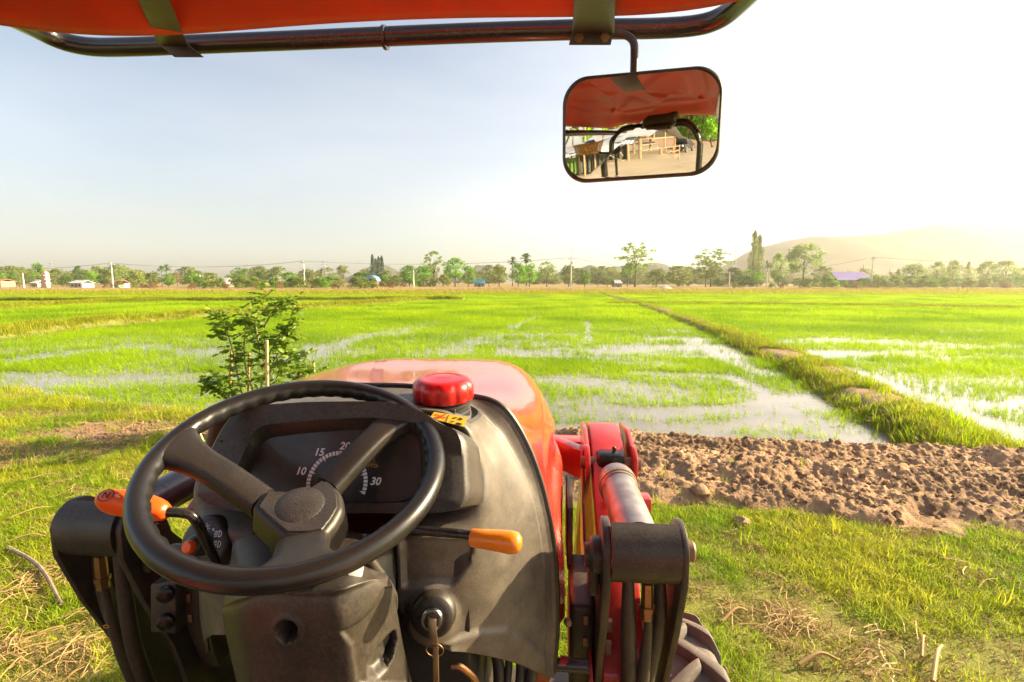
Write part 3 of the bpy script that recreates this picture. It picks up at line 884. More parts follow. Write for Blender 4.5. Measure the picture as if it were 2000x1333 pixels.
# ---------------------------------------------------------------- air
V, F = box((0, 0, 100), (2100, 2100, 210))
V = [Vector((v.x, v.y, -2.5 if v.z < 0 else 142.0)) for v in V]
m, nt, out = _new('haze')
pv = nt.nodes.new('ShaderNodeVolumePrincipled')
pv.inputs['Color'].default_value = (1.0, 0.955, 0.87, 1); pv.inputs['Density'].default_value = 0.00055; pv.inputs['Anisotropy'].default_value = 0.74
nt.links.new(pv.outputs[0], out.inputs['Volume'])
hz = mesh_obj('haze', V, F, m, None, smooth=False)
tag(hz, 'warm haze filling the air over the fields', kind='stuff')
# ================================================================== TRACTOR
TR = empty('tractor', (OX, 0, 0), -PSI)
tag(TR, 'red compact tractor with black dashboard, front loader and sunshade, seen from the driver\'s place', 'tractor')

# ---------------------------------------------------------------- steering wheel
WA, WB, WG, RR, RT = 0.37657, -0.51099, 0.06995, 0.19, 0.0142
WC = Vector((-0.01405, 0.70142, 1.59568))
we1 = Vector((math.cos(WB) * math.cos(WG), -math.sin(WB) * math.cos(WG), math.sin(WG)))
we2 = Vector((math.sin(WB) * math.cos(WA), math.cos(WB) * math.cos(WA), math.sin(WA)))
we2 = (we2 - we1 * we1.dot(we2)).normalized()
wnm = we1.cross(we2)

def wheel_pt(px, py, off):
    o = to_local((0, 0, EYE)); q = to_local(Vector((0, 0, EYE)) + ray(px, py)) - o
    return o + q * ((WC + wnm * off - o).dot(wnm) / q.dot(wnm))

SW = empty('steering_wheel'); SW.parent = TR
V, F = [], []
NS, NT = 160, 18
for i in range(NS):
    t = 2 * math.pi * i / NS
    e = we1 * math.cos(t) + we2 * math.sin(t)
    for k in range(NT):
        p = 2 * math.pi * k / NT
        rr = RT
        if math.cos(p) < -0.2 and math.sin(p) < 0.5:       # finger grips on the inner underside
            rr += 0.0016 * math.cos(t * 46) * (-math.cos(p))
        V.append(WC + e * (RR + rr * math.cos(p)) + wnm * (rr * 1.05 * math.sin(p)))
for i in range(NS):
    for k in range(NT):
        a, b = i * NT + k, i * NT + (k + 1) % NT
        c, d = ((i + 1) % NS) * NT + (k + 1) % NT, ((i + 1) % NS) * NT + k
        F.append((a, d, c, b))
mesh_obj('rim', V, F, M['grip'], SW, sharp=0)

HUB_OFF = -0.036
hubc = wheel_pt(583, 990, HUB_OFF)
def spoke(px_rim, px_hub, w0, w1):
    pr = wheel_pt(*px_rim, -0.001); ph = wheel_pt(*px_hub, HUB_OFF - 0.003)
    e = (pr - WC); e = (e - wnm * e.dot(wnm)).normalized()
    pr = WC + e * (RR - 0.003)
    d = (pr - ph).normalized(); side = d.cross(wnm).normalized()
    rings = []
    for k in range(15):
        t = k / 14
        c = ph.lerp(pr, t) + wnm * (0.006 * math.sin(t * math.pi)) 
        w = w0 + (w1 - w0) * (t ** 0.9) * 0 + (w1 - w0) * max(0, (t - 0.5) / 0.5) ** 2.4
        th = 0.0155 - 0.003 * t
        up = d.cross(side) * -1
        ring = []
        for j in range(20):
            a = 2 * math.pi * j / 20
            ca, sa = math.cos(a), math.sin(a)
            q = 0.48
            ring.append(c + side * (w / 2 * math.copysign(abs(ca) ** q, ca)) + wnm * (th * math.copysign(abs(sa) ** 0.6, sa)))
        rings.append(ring)
    V = [p for r in rings for p in r]
    F = []
    for i in range(14):
        for j in range(20):
            a, b = i * 20 + j, i * 20 + (j + 1) % 20
            F.append((a, b, b + 20, a + 20))
    F.append(tuple(range(20))[::-1]); F.append(tuple(range(14 * 20, 15 * 20)))
    mesh_obj('spoke', V, F, M['spoke'], SW, sharp=60)
spoke((322, 872), (515, 985), 0.042, 0.084)
spoke((790, 805), (640, 955), 0.042, 0.084)
spoke((585, 1128), (596, 1058), 0.062, 0.15)
pad = [(490, 990), (513, 957), (540, 957), (575, 962), (608, 950), (636, 932), (668, 962), (671, 992), (655, 1020), (636, 1044), (600, 1050), (556, 1049), (528, 1025)]
top = [wheel_pt(x, y, HUB_OFF + 0.016) for x, y in pad]
cen = sum(top, Vector()) / len(top)
bot = [cen + (p - cen) * 1.10 - wnm * 0.050 for p in top]
V = top + bot; n = len(pad)
F = [tuple(range(n)), tuple(range(n, 2 * n))[::-1]] + [(i, n + i, n + (i + 1) % n, (i + 1) % n) for i in range(n)]
V, F = bev(V, F, 0.009, 4)
hub = mesh_obj('hub', V, F, M['spoke'], SW)
inner = [cen + (p - cen) * 0.86 - wnm * 0.001 for p in top]
V = inner + [cen + (p - cen) * 0.83 + wnm * 0.0016 for p in top]
F = [tuple(range(n, 2 * n))] + [(i, (i + 1) % n, n + (i + 1) % n, n + i) for i in range(n)]
mesh_obj('hub_pad', V, F, M['pad'], SW)
dome = wheel_pt(586, 985, HUB_OFF + 0.018)
V, F = lathe([(0.0340, -0.003), (0.0325, -0.001), (0.029, 0.0006), (0.022, 0.0024), (0.012, 0.0036), (0.002, 0.004)], dome, wnm, 40)
mesh_obj('horn_button', V, F, M['pad'], SW, sharp=0)
V, F = tube([hubc - wnm * 0.03, hubc - wnm * 0.16], [0.046, 0.036], 24)
mesh_obj('steering_shaft', V, F, M['plastic_dark'], SW)

# ---------------------------------------------------------------- cowl under the dashboard
def right_ring(pts, ty):
    if not hasattr(ty, '__len__'): ty = [ty] * len(pts)
    return [L(x, y, ty=t) for (x, y), t in zip(pts, ty)]

CX0 = -0.03
def mirrored(ring):
    """ring runs from the middle down the right side; add the left half"""
    c = ring[0].copy(); c.x = CX0
    left = [Vector((2 * CX0 - p.x, p.y, p.z)) for p in ring[::-1]]
    return left + [c] + list(ring)

seam_px = [(790, 758), (860, 765), (918, 777), (955, 785), (982, 800), (1004, 827), (1023, 861), (1040, 900), (1055, 945), (1067, 994), (1077, 1047), (1084, 1106), (1087, 1170), (1087, 1234), (1080, 1318)]
fl_px = [(785, 764), (850, 772), (906, 788), (941, 812), (960, 831), (979, 851), (997, 880), (1013, 910), (1030, 947), (1043, 984), (1054, 1040), (1062, 1100), (1066, 1170), (1066, 1234), (1060, 1316)]
mid_px = [(785, 786), (840, 792), (885, 803), (925, 830), (940, 858), (954, 885), (966, 910), (976, 940), (984, 975), (992, 1030), (1000, 1095), (1004, 1160), (1006, 1215), (1005, 1255), (1000, 1290)]
in_px = [(780, 800), (830, 805), (870, 813), (905, 843), (914, 870), (922, 900), (928, 930), (933, 960), (936, 990), (938, 1045), (938, 1105), (935, 1160), (930, 1205), (925, 1248), (920, 1272)]
fr_px = [(778, 830), (800, 840), (830, 850), (850, 870), (852, 890), (852, 915), (852, 945), (852, 970), (850, 1000), (848, 1050), (846, 1105), (846, 1160), (850, 1205), (862, 1248), (872, 1268)]
fi_px = [(770, 860), (775, 870), (778, 880), (780, 900), (780, 915), (780, 935), (778, 955), (776, 980), (774, 1005), (772, 1055), (772, 1105), (776, 1160), (786, 1205), (812, 1246), (838, 1265)]
rings = [mirrored(right_ring(seam_px, 1.0)), mirrored(right_ring(fl_px, 0.975)), mirrored(right_ring(mid_px, 0.90)),
         mirrored(right_ring(in_px, [0.86] * 7 + [0.85, 0.84] + [0.835] * 6)), mirrored(right_ring(fr_px, [0.93] * 7 + [0.90, 0.85] + [0.80] * 6)), mirrored(right_ring(fi_px, [0.94] * 7 + [0.91, 0.85] + [0.795] * 6))]
NU, NV = 90, 300
A = surf(rings, NU, NV).reshape(-1, 3)
# relief: flange groove, recessed panel, key boss, flared lower hem
A = emboss(A, [(786, 1056), (925, 1056), (916, 1100), (884, 1142), (790, 1146)], (0, 0.009, 0), 9)
A = emboss(A, [(774, 1050), (786, 1050), (790, 1150), (778, 1150)], (0, -0.006, 0), 7)
pj = proj_local(A)
band = inpoly(pj, fl_px[2:] + seam_px[2:][::-1])
A[:, 0] -= np.where(band > 0, 0.004 * sstep(0, 5, band), 0)
hem = [(868, 1250), (930, 1232), (985, 1226), (1020, 1240), (1060, 1275), (1090, 1330), (1040, 1335), (880, 1290)]
A = emboss(A, hem, (0.004, -0.006, 0), 14)
kb = np.hypot(pj[:, 0] - 845, pj[:, 1] - 1208)
A[:, 1] -= 0.016 * (1 - sstep(38, 60, kb))
cowl = mesh_obj('cowl', A, grid_faces(NU, NV, flip=True), M['plastic_dusty'], TR, sharp=55)
md = cowl.modifiers.new('thickness', 'SOLIDIFY'); md.thickness = 0.004; md.offset = -1

# rubber seal between cowl and bonnet
V, F = tube([Vector((p.x, p.y + 0.006, p.z + 0.001)) for p in mirrored(right_ring(seam_px, 1.0))], 0.007, 8, sm=4)
mesh_obj('seam_seal', V, F, M['seal'], TR)

# ---------------------------------------------------------------- instrument binnacle
def resample(poly, n):
    P = np.array([tuple(p) for p in poly]); Q = np.vstack([P, P[:1]])
    s = np.concatenate([[0], np.cumsum(np.linalg.norm(np.diff(Q, axis=0), axis=1))])
    t = np.linspace(0, s[-1], n, endpoint=False)
    return np.stack([np.interp(t, s, Q[:, k]) for k in range(Q.shape[1])], 1)

def rounded(poly, it=3):
    P = np.array(poly, float)
    for _ in range(it):
        Q = np.roll(P, -1, 0)
        P = np.stack([P * 0.86 + Q * 0.14, P * 0.14 + Q * 0.86], 1).reshape(-1, P.shape[1])
    return P

bo = Vector((0, 0.748, 1.50)); bn = Vector((0, -math.cos(R(24)), math.sin(R(24))))   # dash face leans back
def on_dash(px, py, back=0.0):
    o = to_local((0, 0, EYE)); q = to_local(Vector((0, 0, EYE)) + ray(px, py)) - o
    return o + q * ((bo - bn * back - o).dot(bn) / q.dot(bn))
def shape_at(poly, back, n=120):
    P = resample(poly, n)
    k = np.argmin(P[:, 0] + P[:, 1] * 1.1)         # start every outline at its upper left corner
    P = np.roll(P, -k, 0)
    return [on_dash(x, y, back) for x, y in P]
outer = [(456, 806), (475, 794), (600, 785), (740, 784), (792, 792), (832, 808), (856, 827), (888, 838), (901, 862), (906, 990), (862, 1003), (620, 1003), (462, 1000), (408, 986), (386, 972), (388, 948), (408, 888), (434, 838)]
rec = [(500, 832), (600, 822), (720, 815), (818, 826), (834, 850), (840, 984), (440, 984), (462, 915)]
gls = [(517, 857), (600, 846), (714, 839), (808, 849), (820, 866), (824, 982), (462, 982), (478, 925)]
outer_r, rec_r, gls_r = rounded(outer, 2), rounded(rec, 2), rounded(gls, 2)
r_out = shape_at(outer_r, 0.0)
cen = sum(r_out, Vector()) / len(r_out)
def grow(ring, f, back):
    gx_ = Vector((1, 0, 0)); gz_ = bn.cross(gx_).normalized(); fz = 1 - (f - 1) * 0.7
    return [cen + gx_ * ((p - cen).dot(gx_) * f) + gz_ * ((p - cen).dot(gz_) * fz) - bn * back for p in ring]
rg = [grow(r_out, 1.10, 0.13), grow(r_out, 1.075, 0.06), grow(r_out, 1.045, 0.016), grow(r_out, 1.022, 0.004), r_out,
      shape_at(rec_r, 0.0), shape_at(rec_r, 0.003), shape_at(gls_r, 0.030)]
n = len(r_out)
V = [p for r in rg for p in r]
F = [(i * n + k, i * n + (k + 1) % n, (i + 1) * n + (k + 1) % n, (i + 1) * n + k) for i in range(len(rg) - 1) for k in range(n)]
V, F = bev(V, F, 0)
IP = mesh_obj('instrument_panel', V, F, M['plastic'], TR, sharp=42)
g = shape_at(gls_r, 0.0305)
mesh_obj('dial_face', g, [tuple(range(len(g)))], M['dial'], IP, smooth=False)
# clear window over the dial
m, nt, out = _new('instrument_window')
gl = nt.nodes.new('ShaderNodeBsdfGlossy'); gl.inputs['Roughness'].default_value = 0.12
tr = nt.nodes.new('ShaderNodeBsdfTransparent'); mx = nt.nodes.new('ShaderNodeMixShader')
fr = nt.nodes.new('ShaderNodeFresnel'); fr.inputs['IOR'].default_value = 1.35
nt.links.new(fr.outputs['Fac'], mx.inputs['Fac']); nt.links.new(tr.outputs[0], mx.inputs[1]); nt.links.new(gl.outputs[0], mx.inputs[2])
nt.links.new(mx.outputs[0], out.inputs['Surface'])
M['window'] = m
g = shape_at(gls_r, 0.0225)
mesh_obj('dial_window', g, [tuple(range(len(g)))], M['window'], IP, smooth=False)
# dial markings
dx = Vector((1, 0, 0)); dy = bn.cross(dx).normalized()
if dy.z < 0: dy = -dy
dc = on_dash(658, 944, 0.0295)
pxm = (on_dash(690, 944, 0.0295) - on_dash(626, 944, 0.0295)).length / 64      # metres per photo pixel there
rad = 56 * pxm
def dpt(a, r): return dc + dx * (math.cos(a) * r) + dy * (math.sin(a) * r)
ticks = ([], [])
a0, a1 = R(196), R(-16)
NTK = 31
for k in range(NTK):
    a = a0 + (a1 - a0) * k / (NTK - 1)
    h = abs(a0 - a1) / (NTK - 1) * 0.38
    big = k % 5 == 0
    q = [dpt(a + h, rad * 0.93), dpt(a + h, rad * 1.07), dpt(a - h, rad * 1.07), dpt(a - h, rad * 0.93)]
    ticks = join(ticks, ([p + bn * 0.0004 for p in q], [(0, 1, 2, 3)]))
    if big:
        q = [dpt(a + h * .35, rad * 0.86), dpt(a + h * .35, rad * 0.93), dpt(a - h * .35, rad * 0.93), dpt(a - h * .35, rad * 0.86)]
        ticks = join(ticks, ([p + bn * 0.0004 for p in q], [(0, 1, 2, 3)]))
mesh_obj('dial_scale', *ticks, M['white_ink'], IP, smooth=False)
nd = -bn if False else bn
for s, px, py in (('10', 587, 921), ('15', 623, 884), ('20', 673, 872), ('30', 733, 941), ('5', 583, 962), ('25', 716, 892)):
    t = text('dial_number', s, 20 * pxm, M['white_ink'], IP, mat3(dx, dy, nd, on_dash(px, py, 0.0288)), shear=0.2, bold=0.0004)
text('dial_unit', 'x100rpm', 11 * pxm, M['white_ink'], IP, mat3(dx, dy, nd, on_dash(660, 914, 0.0288)))
text('dial_print', '1\nPTO-', 10 * pxm, M['gold_print'], IP, mat3(dx, dy, nd, on_dash(730, 905, 0.0288)))
ndl = [dpt(R(200), rad * 0.86), dpt(R(97), 0.0025), dpt(R(-60), 0.002), dpt(R(297), 0.0025)]
mesh_obj('dial_needle', [p + bn * 0.003 for p in ndl], [(0, 1, 2, 3)], M['orange'], IP, smooth=False)
# two clips on the left cheek
for px, py in ((431, 862), (428, 902)):
    V, F = box(on_dash(px, py, -0.0005), (0.006, 0.002, 0.004), w=0.0008)
    mesh_obj('panel_clip', V, F, M['seal'], IP)

# ---------------------------------------------------------------- steering column cover
cc_back = [(455, 1062), (470, 1052), (520, 1040), (600, 1035), (690, 1040), (715, 1050), (728, 1080)]
cc_top = [(440, 1160), (462, 1152), (520, 1140), (600, 1138), (680, 1132), (722, 1120), (752, 1116)]
cc_e = [(434, 1190), (466, 1182), (520, 1166), (600, 1170), (665, 1166), (735, 1140), (768, 1150)]
cc_f1 = [(436, 1215), (470, 1218), (520, 1215), (600, 1222), (672, 1222), (742, 1200), (778, 1195)]
cc_f2 = [(452, 1290), (480, 1292), (520, 1292), (600, 1298), (682, 1300), (752, 1280), (790, 1262)]
cc_f3 = [(470, 1370), (492, 1370), (530, 1370), (600, 1378), (690, 1380), (765, 1365), (806, 1345)]
cc_f4 = [(490, 1480), (510, 1480), (540, 1480), (600, 1490), (700, 1490), (775, 1470), (820, 1440)]
dep = lambda base, side: [base + side * 0.55, base + 0.012, base, base, base + 0.004, base + side * 0.55, base + side]
rings = [[L(x, y, ty=t) for (x, y), t in zip(r, d)] for r, d in (
    (cc_back, dep(0.735, 0.03)), (cc_top, dep(0.60, 0.075)), (cc_e, dep(0.584, 0.085)), (cc_f1, dep(0.582, 0.09)),
    (cc_f2, dep(0.592, 0.095)), (cc_f3, dep(0.60, 0.10)), (cc_f4, dep(0.62, 0.10)))]
NU, NV = 150, 130
A = surf(rings, NU, NV).reshape(-1, 3)
A = emboss(A, [(668, 1236), (705, 1216), (735, 1185), (752, 1150), (770, 1150), (790, 1200), (800, 1340), (700, 1340), (690, 1262)], (-0.004, 0.005, 0), 9)
pj = proj_local(A)
hole = np.hypot(pj[:, 0] - 561, pj[:, 1] - 1232)
A[:, 1] += 0.03 * (1 - sstep(17, 22, hole))
A[:, 1] -= 0.0025 * np.exp(-((hole - 26) / 6) ** 2)
slot = [(722, 1322), (722, 1300), (735, 1275), (758, 1248), (770, 1236), (772, 1252), (766, 1280), (754, 1305), (738, 1322)]
A = emboss(A, slot, (-0.012, 0.014, 0), 12)
sl2 = [(752, 1272), (765, 1240), (768, 1258), (762, 1285), (752, 1296)]
A = emboss(A, sl2, (-0.03, 0.03, 0), 4)
col = mesh_obj('column_cover', A, grid_faces(NU, NV, flip=True), M['plastic'], TR, sharp=55)
# edge strip where the cover's two halves meet, on its right
s = [L(722, 1094, ty=0.66), L(745, 1130, ty=0.672), L(764, 1165, ty=0.683), L(772, 1190, ty=0.69)]
V, F = tube(s, [0.007, 0.009, 0.009, 0.004], 10, sm=5)
mesh_obj('cover_lip', V, F, M['plastic'], col)
V, F = prism([L(672, 1112, ty=0.612), L(712, 1092, ty=0.622), L(706, 1128, ty=0.62), L(690, 1138, ty=0.612)], (0, 0.004, 0.001), 0.001)
mesh_obj('white_tag', V, F, M['white_ink'], col)
# dark mechanism behind the covers
V, F = box((0.0, 0.90, 1.10), (0.42, 0.16, 0.62), w=0.02)
mesh_obj('pedestal', V, F, M['seal'], TR)
V, F = tube([(0.02, 0.80, 1.45), (0.03, 0.72, 1.2), (0.03, 0.66, 0.9), (0.02, 0.7, 0.55)], 0.07, 16, sm=4)
mesh_obj('steering_column', V, F, M['seal'], TR)

# ---------------------------------------------------------------- light switch
LS = empty('light_switch'); LS.parent = TR
_cv = np.array([v.co for v in cowl.data.vertices]); _cp = proj_local(_cv)
_k = np.argsort(np.hypot(_cp[:, 0] - 409, _cp[:, 1] - 1062))[:6]
lp = L(409, 1062, ty=float(_cv[_k, 1].min()) - 0.004); ln = Vector((-0.10, -0.93, 0.36)).normalized()
V, F = lathe([(0.0005, 0.012), (0.030, 0.012), (0.034, 0.010), (0.0365, 0.006), (0.037, -0.006)][::-1], lp, ln, 40)
mesh_obj('switch_base', V, F, M['plastic_dark'], LS)
V, F = lathe([(0.014, 0.0), (0.014, 0.014), (0.012, 0.018), (0.009, 0.020), (0.009, 0.0205), (0.001, 0.0205)], lp + ln * 0.012, ln, 24)
mesh_obj('switch_ring', V, F, M['plastic_dark'], LS)
V, F = lathe([(0.0082, 0.0), (0.0082, 0.026), (0.0065, 0.0285), (0.001, 0.029)], lp + ln * 0.012, ln, 20)
mesh_obj('horn_push', V, F, M['orange'], LS)
lx, ly, _ = frame_from(ln); 
if lx.x < 0: lx = -lx
ly = ln.cross(lx); 
if ly.z < 0: ly = -ly
def ls(a, b, h=0.0125): return lp + lx * a + ly * b + ln * h
V, F = bev(*join(box((0, 0, 0), (0.024, 0.008, 0.011))), 0.002)
rot = Matrix((lx, ly, ln)).transposed()
V = [rot @ v + ls(-0.022, -0.004, 0.022) for v in V]
mesh_obj('switch_lever', V, F, M['plastic_dark'], LS)
def disc(a, b, r, n=14): return [ls(a + r * math.cos(2 * math.pi * k / n), b + r * math.sin(2 * math.pi * k / n), 0.0126) for k in range(n)]
def ringm(a, b, r0, r1, n=16, h0=0, h1=2 * math.pi):
    V, F = [], []
    for k in range(n + 1):
        t = h0 + (h1 - h0) * k / n
        V += [ls(a + r0 * math.cos(t), b + r0 * math.sin(t), 0.0128), ls(a + r1 * math.cos(t), b + r1 * math.sin(t), 0.0128)]
    for k in range(n): F.append((2 * k, 2 * k + 1, 2 * k + 3, 2 * k + 2))
    return V, F
def bar(a0, b0, a1, b1, w):
    d = Vector((a1 - a0, b1 - b0)).normalized(); p = Vector((-d.y, d.x)) * w / 2
    return [ls(a0 + p.x, b0 + p.y, 0.0128), ls(a1 + p.x, b1 + p.y, 0.0128), ls(a1 - p.x, b1 - p.y, 0.0128), ls(a0 - p.x, b0 - p.y, 0.0128)], [(0, 1, 2, 3)]
ic = [ringm(0.001, 0.021, 0.0022, 0.0030)]
for k in range(8):
    a = k * math.pi / 4
    ic.append(bar(0.001 + 0.0042 * math.cos(a), 0.021 + 0.0042 * math.sin(a), 0.001 + 0.006 * math.cos(a), 0.021 + 0.006 * math.sin(a), 0.0009))
ic.append(ringm(0.012, 0.020, 0.0008, 0.0016, 10))
for (a, b, tl) in ((0.0215, 0.0155, -0.35), (0.0232, 0.003, 0.0)):
    ic.append(ringm(a, b, 0.0034, 0.0043, 12, -math.pi / 2, math.pi / 2)); ic.append(bar(a, b - 0.0042, a, b + 0.0042, 0.0009))
    for j in range(4): ic.append(bar(a - 0.0018, b + 0.0032 - j * 0.0021, a - 0.0068, b + 0.0032 - j * 0.0021 + tl * 0.004, 0.0009))
ic += [bar(-0.020, -0.022, -0.012, -0.022, 0.001), bar(-0.020, -0.022, -0.0165, -0.0185, 0.001), bar(-0.020, -0.022, -0.0165, -0.0255, 0.001),
       bar(0.006, -0.020, 0.010, -0.024, 0.0012)]
for nm_, a_i, b_i in (('lamp_symbol', 0, 9), ('off_symbol', 9, 10), ('headlamp_symbol', 10, 16), ('headlamp_symbol', 16, 22), ('arrow_symbol', 22, 25), ('tick_symbol', 25, 26)):
    mesh_obj(nm_, *join(*ic[a_i:b_i]), M['white_ink'], LS, smooth=False)
V, F = prism([ls(-0.014, -0.034, 0.013), ls(-0.006, -0.034, 0.013), ls(-0.004, -0.022, 0.013), ls(-0.009, -0.019, 0.013)], ln * 0.006, 0.001)
mesh_obj('yellow_marker', V, F, M['yellow'], LS)
LS.scale = (1.25, 1.25, 1.25); LS.location = lp * -0.25

# ---------------------------------------------------------------- shuttle lever (left) and throttle lever (right)
SL = empty('shuttle_lever'); SL.parent = TR
V, F = tube([L(432, 1125, ty=0.76), L(420, 1095, ty=0.74), L(397, 1045, ty=0.715), L(383, 1018, ty=0.705), L(366, 1004, ty=0.70), L(325, 1000, ty=0.69)], 0.0072, 14, sm=5)
mesh_obj('lever_rod', V, F, M['tube'], SL)
kn = [(332, 1001, 15, 13), (310, 996, 21, 20), (280, 989, 25, 22), (250, 984, 27, 21), (220, 981, 27, 18), (203, 979, 23, 15), (193, 979, 14, 9), (189, 979, 3, 3)]
rings = []
for x, y, h, th in kn:
    c = L(x, y, ty=0.69 - (332 - x) * 0.0001)
    m_ = 0.69 / 1000 * 1.02
    up = Vector((0.0, -0.35, 0.94)); fw = Vector((0, 0.94, 0.35))
    rings.append([c + up * (math.copysign(abs(math.sin(a)) ** .75, math.sin(a)) * h * m_) + fw * (math.copysign(abs(math.cos(a)) ** .75, math.cos(a)) * th * 1.1 * m_) for a in [2 * math.pi * j / 24 for j in range(24)]])
V = [p for r in rings for p in r]
F = [(i * 24 + j, i * 24 + (j + 1) % 24, (i + 1) * 24 + (j + 1) % 24, (i + 1) * 24 + j) for i in range(len(rings) - 1) for j in range(24)]
F += [tuple(range(24))[::-1], tuple(range(24 * (len(rings) - 1), 24 * len(rings)))]
kb_ = mesh_obj('lever_knob', V, F, M['orange'], SL, sharp=70)
md = kb_.modifiers.new('smooth', 'SUBSURF'); md.levels = md.render_levels = 1
tn = Vector((0.0, -0.66, 0.75)).normalized(); tx_ = Vector((1, 0, 0)); ty_ = tn.cross(tx_)
text('knob_print', 'N', 0.0135, M['black_ink'], SL, mat3(tx_, ty_, tn, L(207, 968, ty=0.668)))
k0 = L(207, 968, ty=0.668)
V, F = [], []
for k in range(25):
    a = 2 * math.pi * k / 24
    for r_ in (0.0082, 0.0094): V.append(k0 + tx_ * (math.cos(a) * r_ * 1.2) + ty_ * (math.sin(a) * r_))
F = [(2 * k, 2 * k + 1, 2 * k + 3, 2 * k + 2) for k in range(24)]
mesh_obj('knob_print_ring', V, F, M['black_ink'], SL, smooth=False)
text('knob_print', '<-  F  R', 0.010, M['white_ink'], SL, mat3(tx_, ty_, tn, L(244, 970, ty=0.668)))

TL = empty('throttle_lever'); TL.parent = TR
V, F = tube([L(700, 1050, ty=0.76), L(800, 1038, ty=0.725), L(860, 1040, ty=0.715), L(930, 1047, ty=0.705)], 0.0068, 14, sm=5)
mesh_obj('lever_rod', V, F, M['tube'], TL)
a_, b_ = L(920, 1050, ty=0.705), L(1020, 1062, ty=0.695)
ax = (b_ - a_); ln_ = ax.length
V, F = lathe([(0.0115, 0), (0.0125, 0.002), (0.0135, ln_ * .3), (0.0150, ln_ * .6), (0.0158, ln_ * .78), (0.0140, ln_ * .91), (0.0085, ln_ * .98), (0.001, ln_)], a_, ax, 28)
mesh_obj('lever_knob', V, F, M['amber'], TL, sharp=60)

# ---------------------------------------------------------------- ignition switch on its boss
IG = empty('ignition_switch'); IG.parent = TR
io = L(845, 1206, ty=0.768); inn = Vector((0.1, -0.97, 0.22)).normalized()
V, F = lathe([(0.036, -0.02), (0.034, -0.004), (0.030, 0.0), (0.022, 0.002), (0.001, 0.002)], io, inn, 40)
mesh_obj('switch_boss', V, F, M['plastic'], IG)
V, F = lathe([(0.0175, 0.0), (0.0175, 0.010), (0.016, 0.0125), (0.0125, 0.0125), (0.0120, 0.006), (0.001, 0.006)], io, inn, 36)
mesh_obj('switch_collar', V, F, M['chrome'], IG)
V, F = lathe([(0.0115, 0.0), (0.0115, 0.010), (0.010, 0.011), (0.001, 0.011)], io, inn, 28)
mesh_obj('lock_barrel', V, F, M['steel_black'], IG)

# ---------------------------------------------------------------- filler cap, neck, sticker
FC = empty('fuel_filler'); FC.parent = TR
cz = L(866, 778, ty=0.93); up = Vector((0, -0.05, 1)).normalized()
rc = 0.0555
lob = lambda a, h: 1.0 - (0.055 * (0.5 - 0.5 * math.cos(10 * a)) ** 3 if h < 0.034 else 0.0)
V, F = lathe([(rc * .96, 0.0), (rc, 0.003), (rc, 0.022), (rc * .97, 0.029), (rc * .86, 0.035), (rc * .80, 0.0372), (rc * .60, 0.0395), (rc * .57, 0.0385), (rc * .3, 0.041), (0.001, 0.0415)], cz, up, 120, lob)
mesh_obj('filler_cap', V, F, M['cap_red'], FC, sharp=50)
for k, s in enumerate(('F', 'U', 'E', 'L')):
    a = R(112 - k * 15)
    p = cz + Vector((math.cos(a) * rc * .68, math.sin(a) * rc * .68, 0.0388))
    text('cap_lettering', s, 0.011, M['cap_red'], FC, mat3(Vector((1, 0, 0)), Vector((0, 1, 0)), Vector((0, 0, 1)), p), 0.0012)
rn = 0.046
V, F = lathe([(rn * 1.05, -0.05), (rn * 1.05, -0.022), (rn, -0.020), (rn, -0.012), (rn * 1.06, -0.010), (rn * 1.06, -0.004), (rn, -0.003), (rn, 0.004)], cz, up, 48)
mesh_obj('filler_neck', V, F, M['plastic_dark'], FC)
V, F = box(cz + Vector((0.018, -0.0455, -0.013)), (0.026, 0.006, 0.009), w=0.001)
mesh_obj('neck_latch', V, F, M['plastic'], FC)
V, F = lathe([(rn * 1.50, -0.006), (rn * 1.38, -0.001), (rn * 1.25, -0.004), (rn * 1.08, -0.02)], L(866, 806, ty=0.93), up, 48)
mesh_obj('neck_collar', V, F, M['plastic_dark'], FC)
from mathutils.bvhtree import BVHTree
_bv = [BVHTree.FromPolygons([v.co[:] for v in q.data.vertices], [p.vertices[:] for p in q.data.polygons]) for q in (cowl, IP)]
def on_cowl(px, py, lift=0.0015):
    o = to_local((0, 0, EYE)); q = (to_local(Vector((0, 0, EYE)) + ray(px, py)) - o).normalized()
    ds = [h[3] for h in (b.ray_cast(o, q) for b in _bv) if h[0] is not None]
    return o + q * (min(ds) - lift)
STY = min(on_cowl(x, y).y for x, y in ((845, 816), (906, 834), (880, 824), (860, 822))) - 0.002
def sticker(name, px, mat, lift, parent, nx=8, ny=4):
    q = [np.array(p, float) for p in px]
    V = []
    for j in range(ny + 1):
        for i in range(nx + 1):
            u, v = i / nx, j / ny
            p = (q[0] * (1 - u) + q[1] * u) * (1 - v) + (q[3] * (1 - u) + q[2] * u) * v
            V.append(L(p[0], p[1], ty=STY + (p[1] - 830) * -0.0012 - lift))
    return mesh_obj(name, V, grid_faces(ny + 1, nx + 1, flip=True), mat, parent, sharp=0)
ST = sticker('warning_sticker', [(848, 805), (913, 816), (906, 834), (839, 817)], M['yellow'], 0.004, TR)
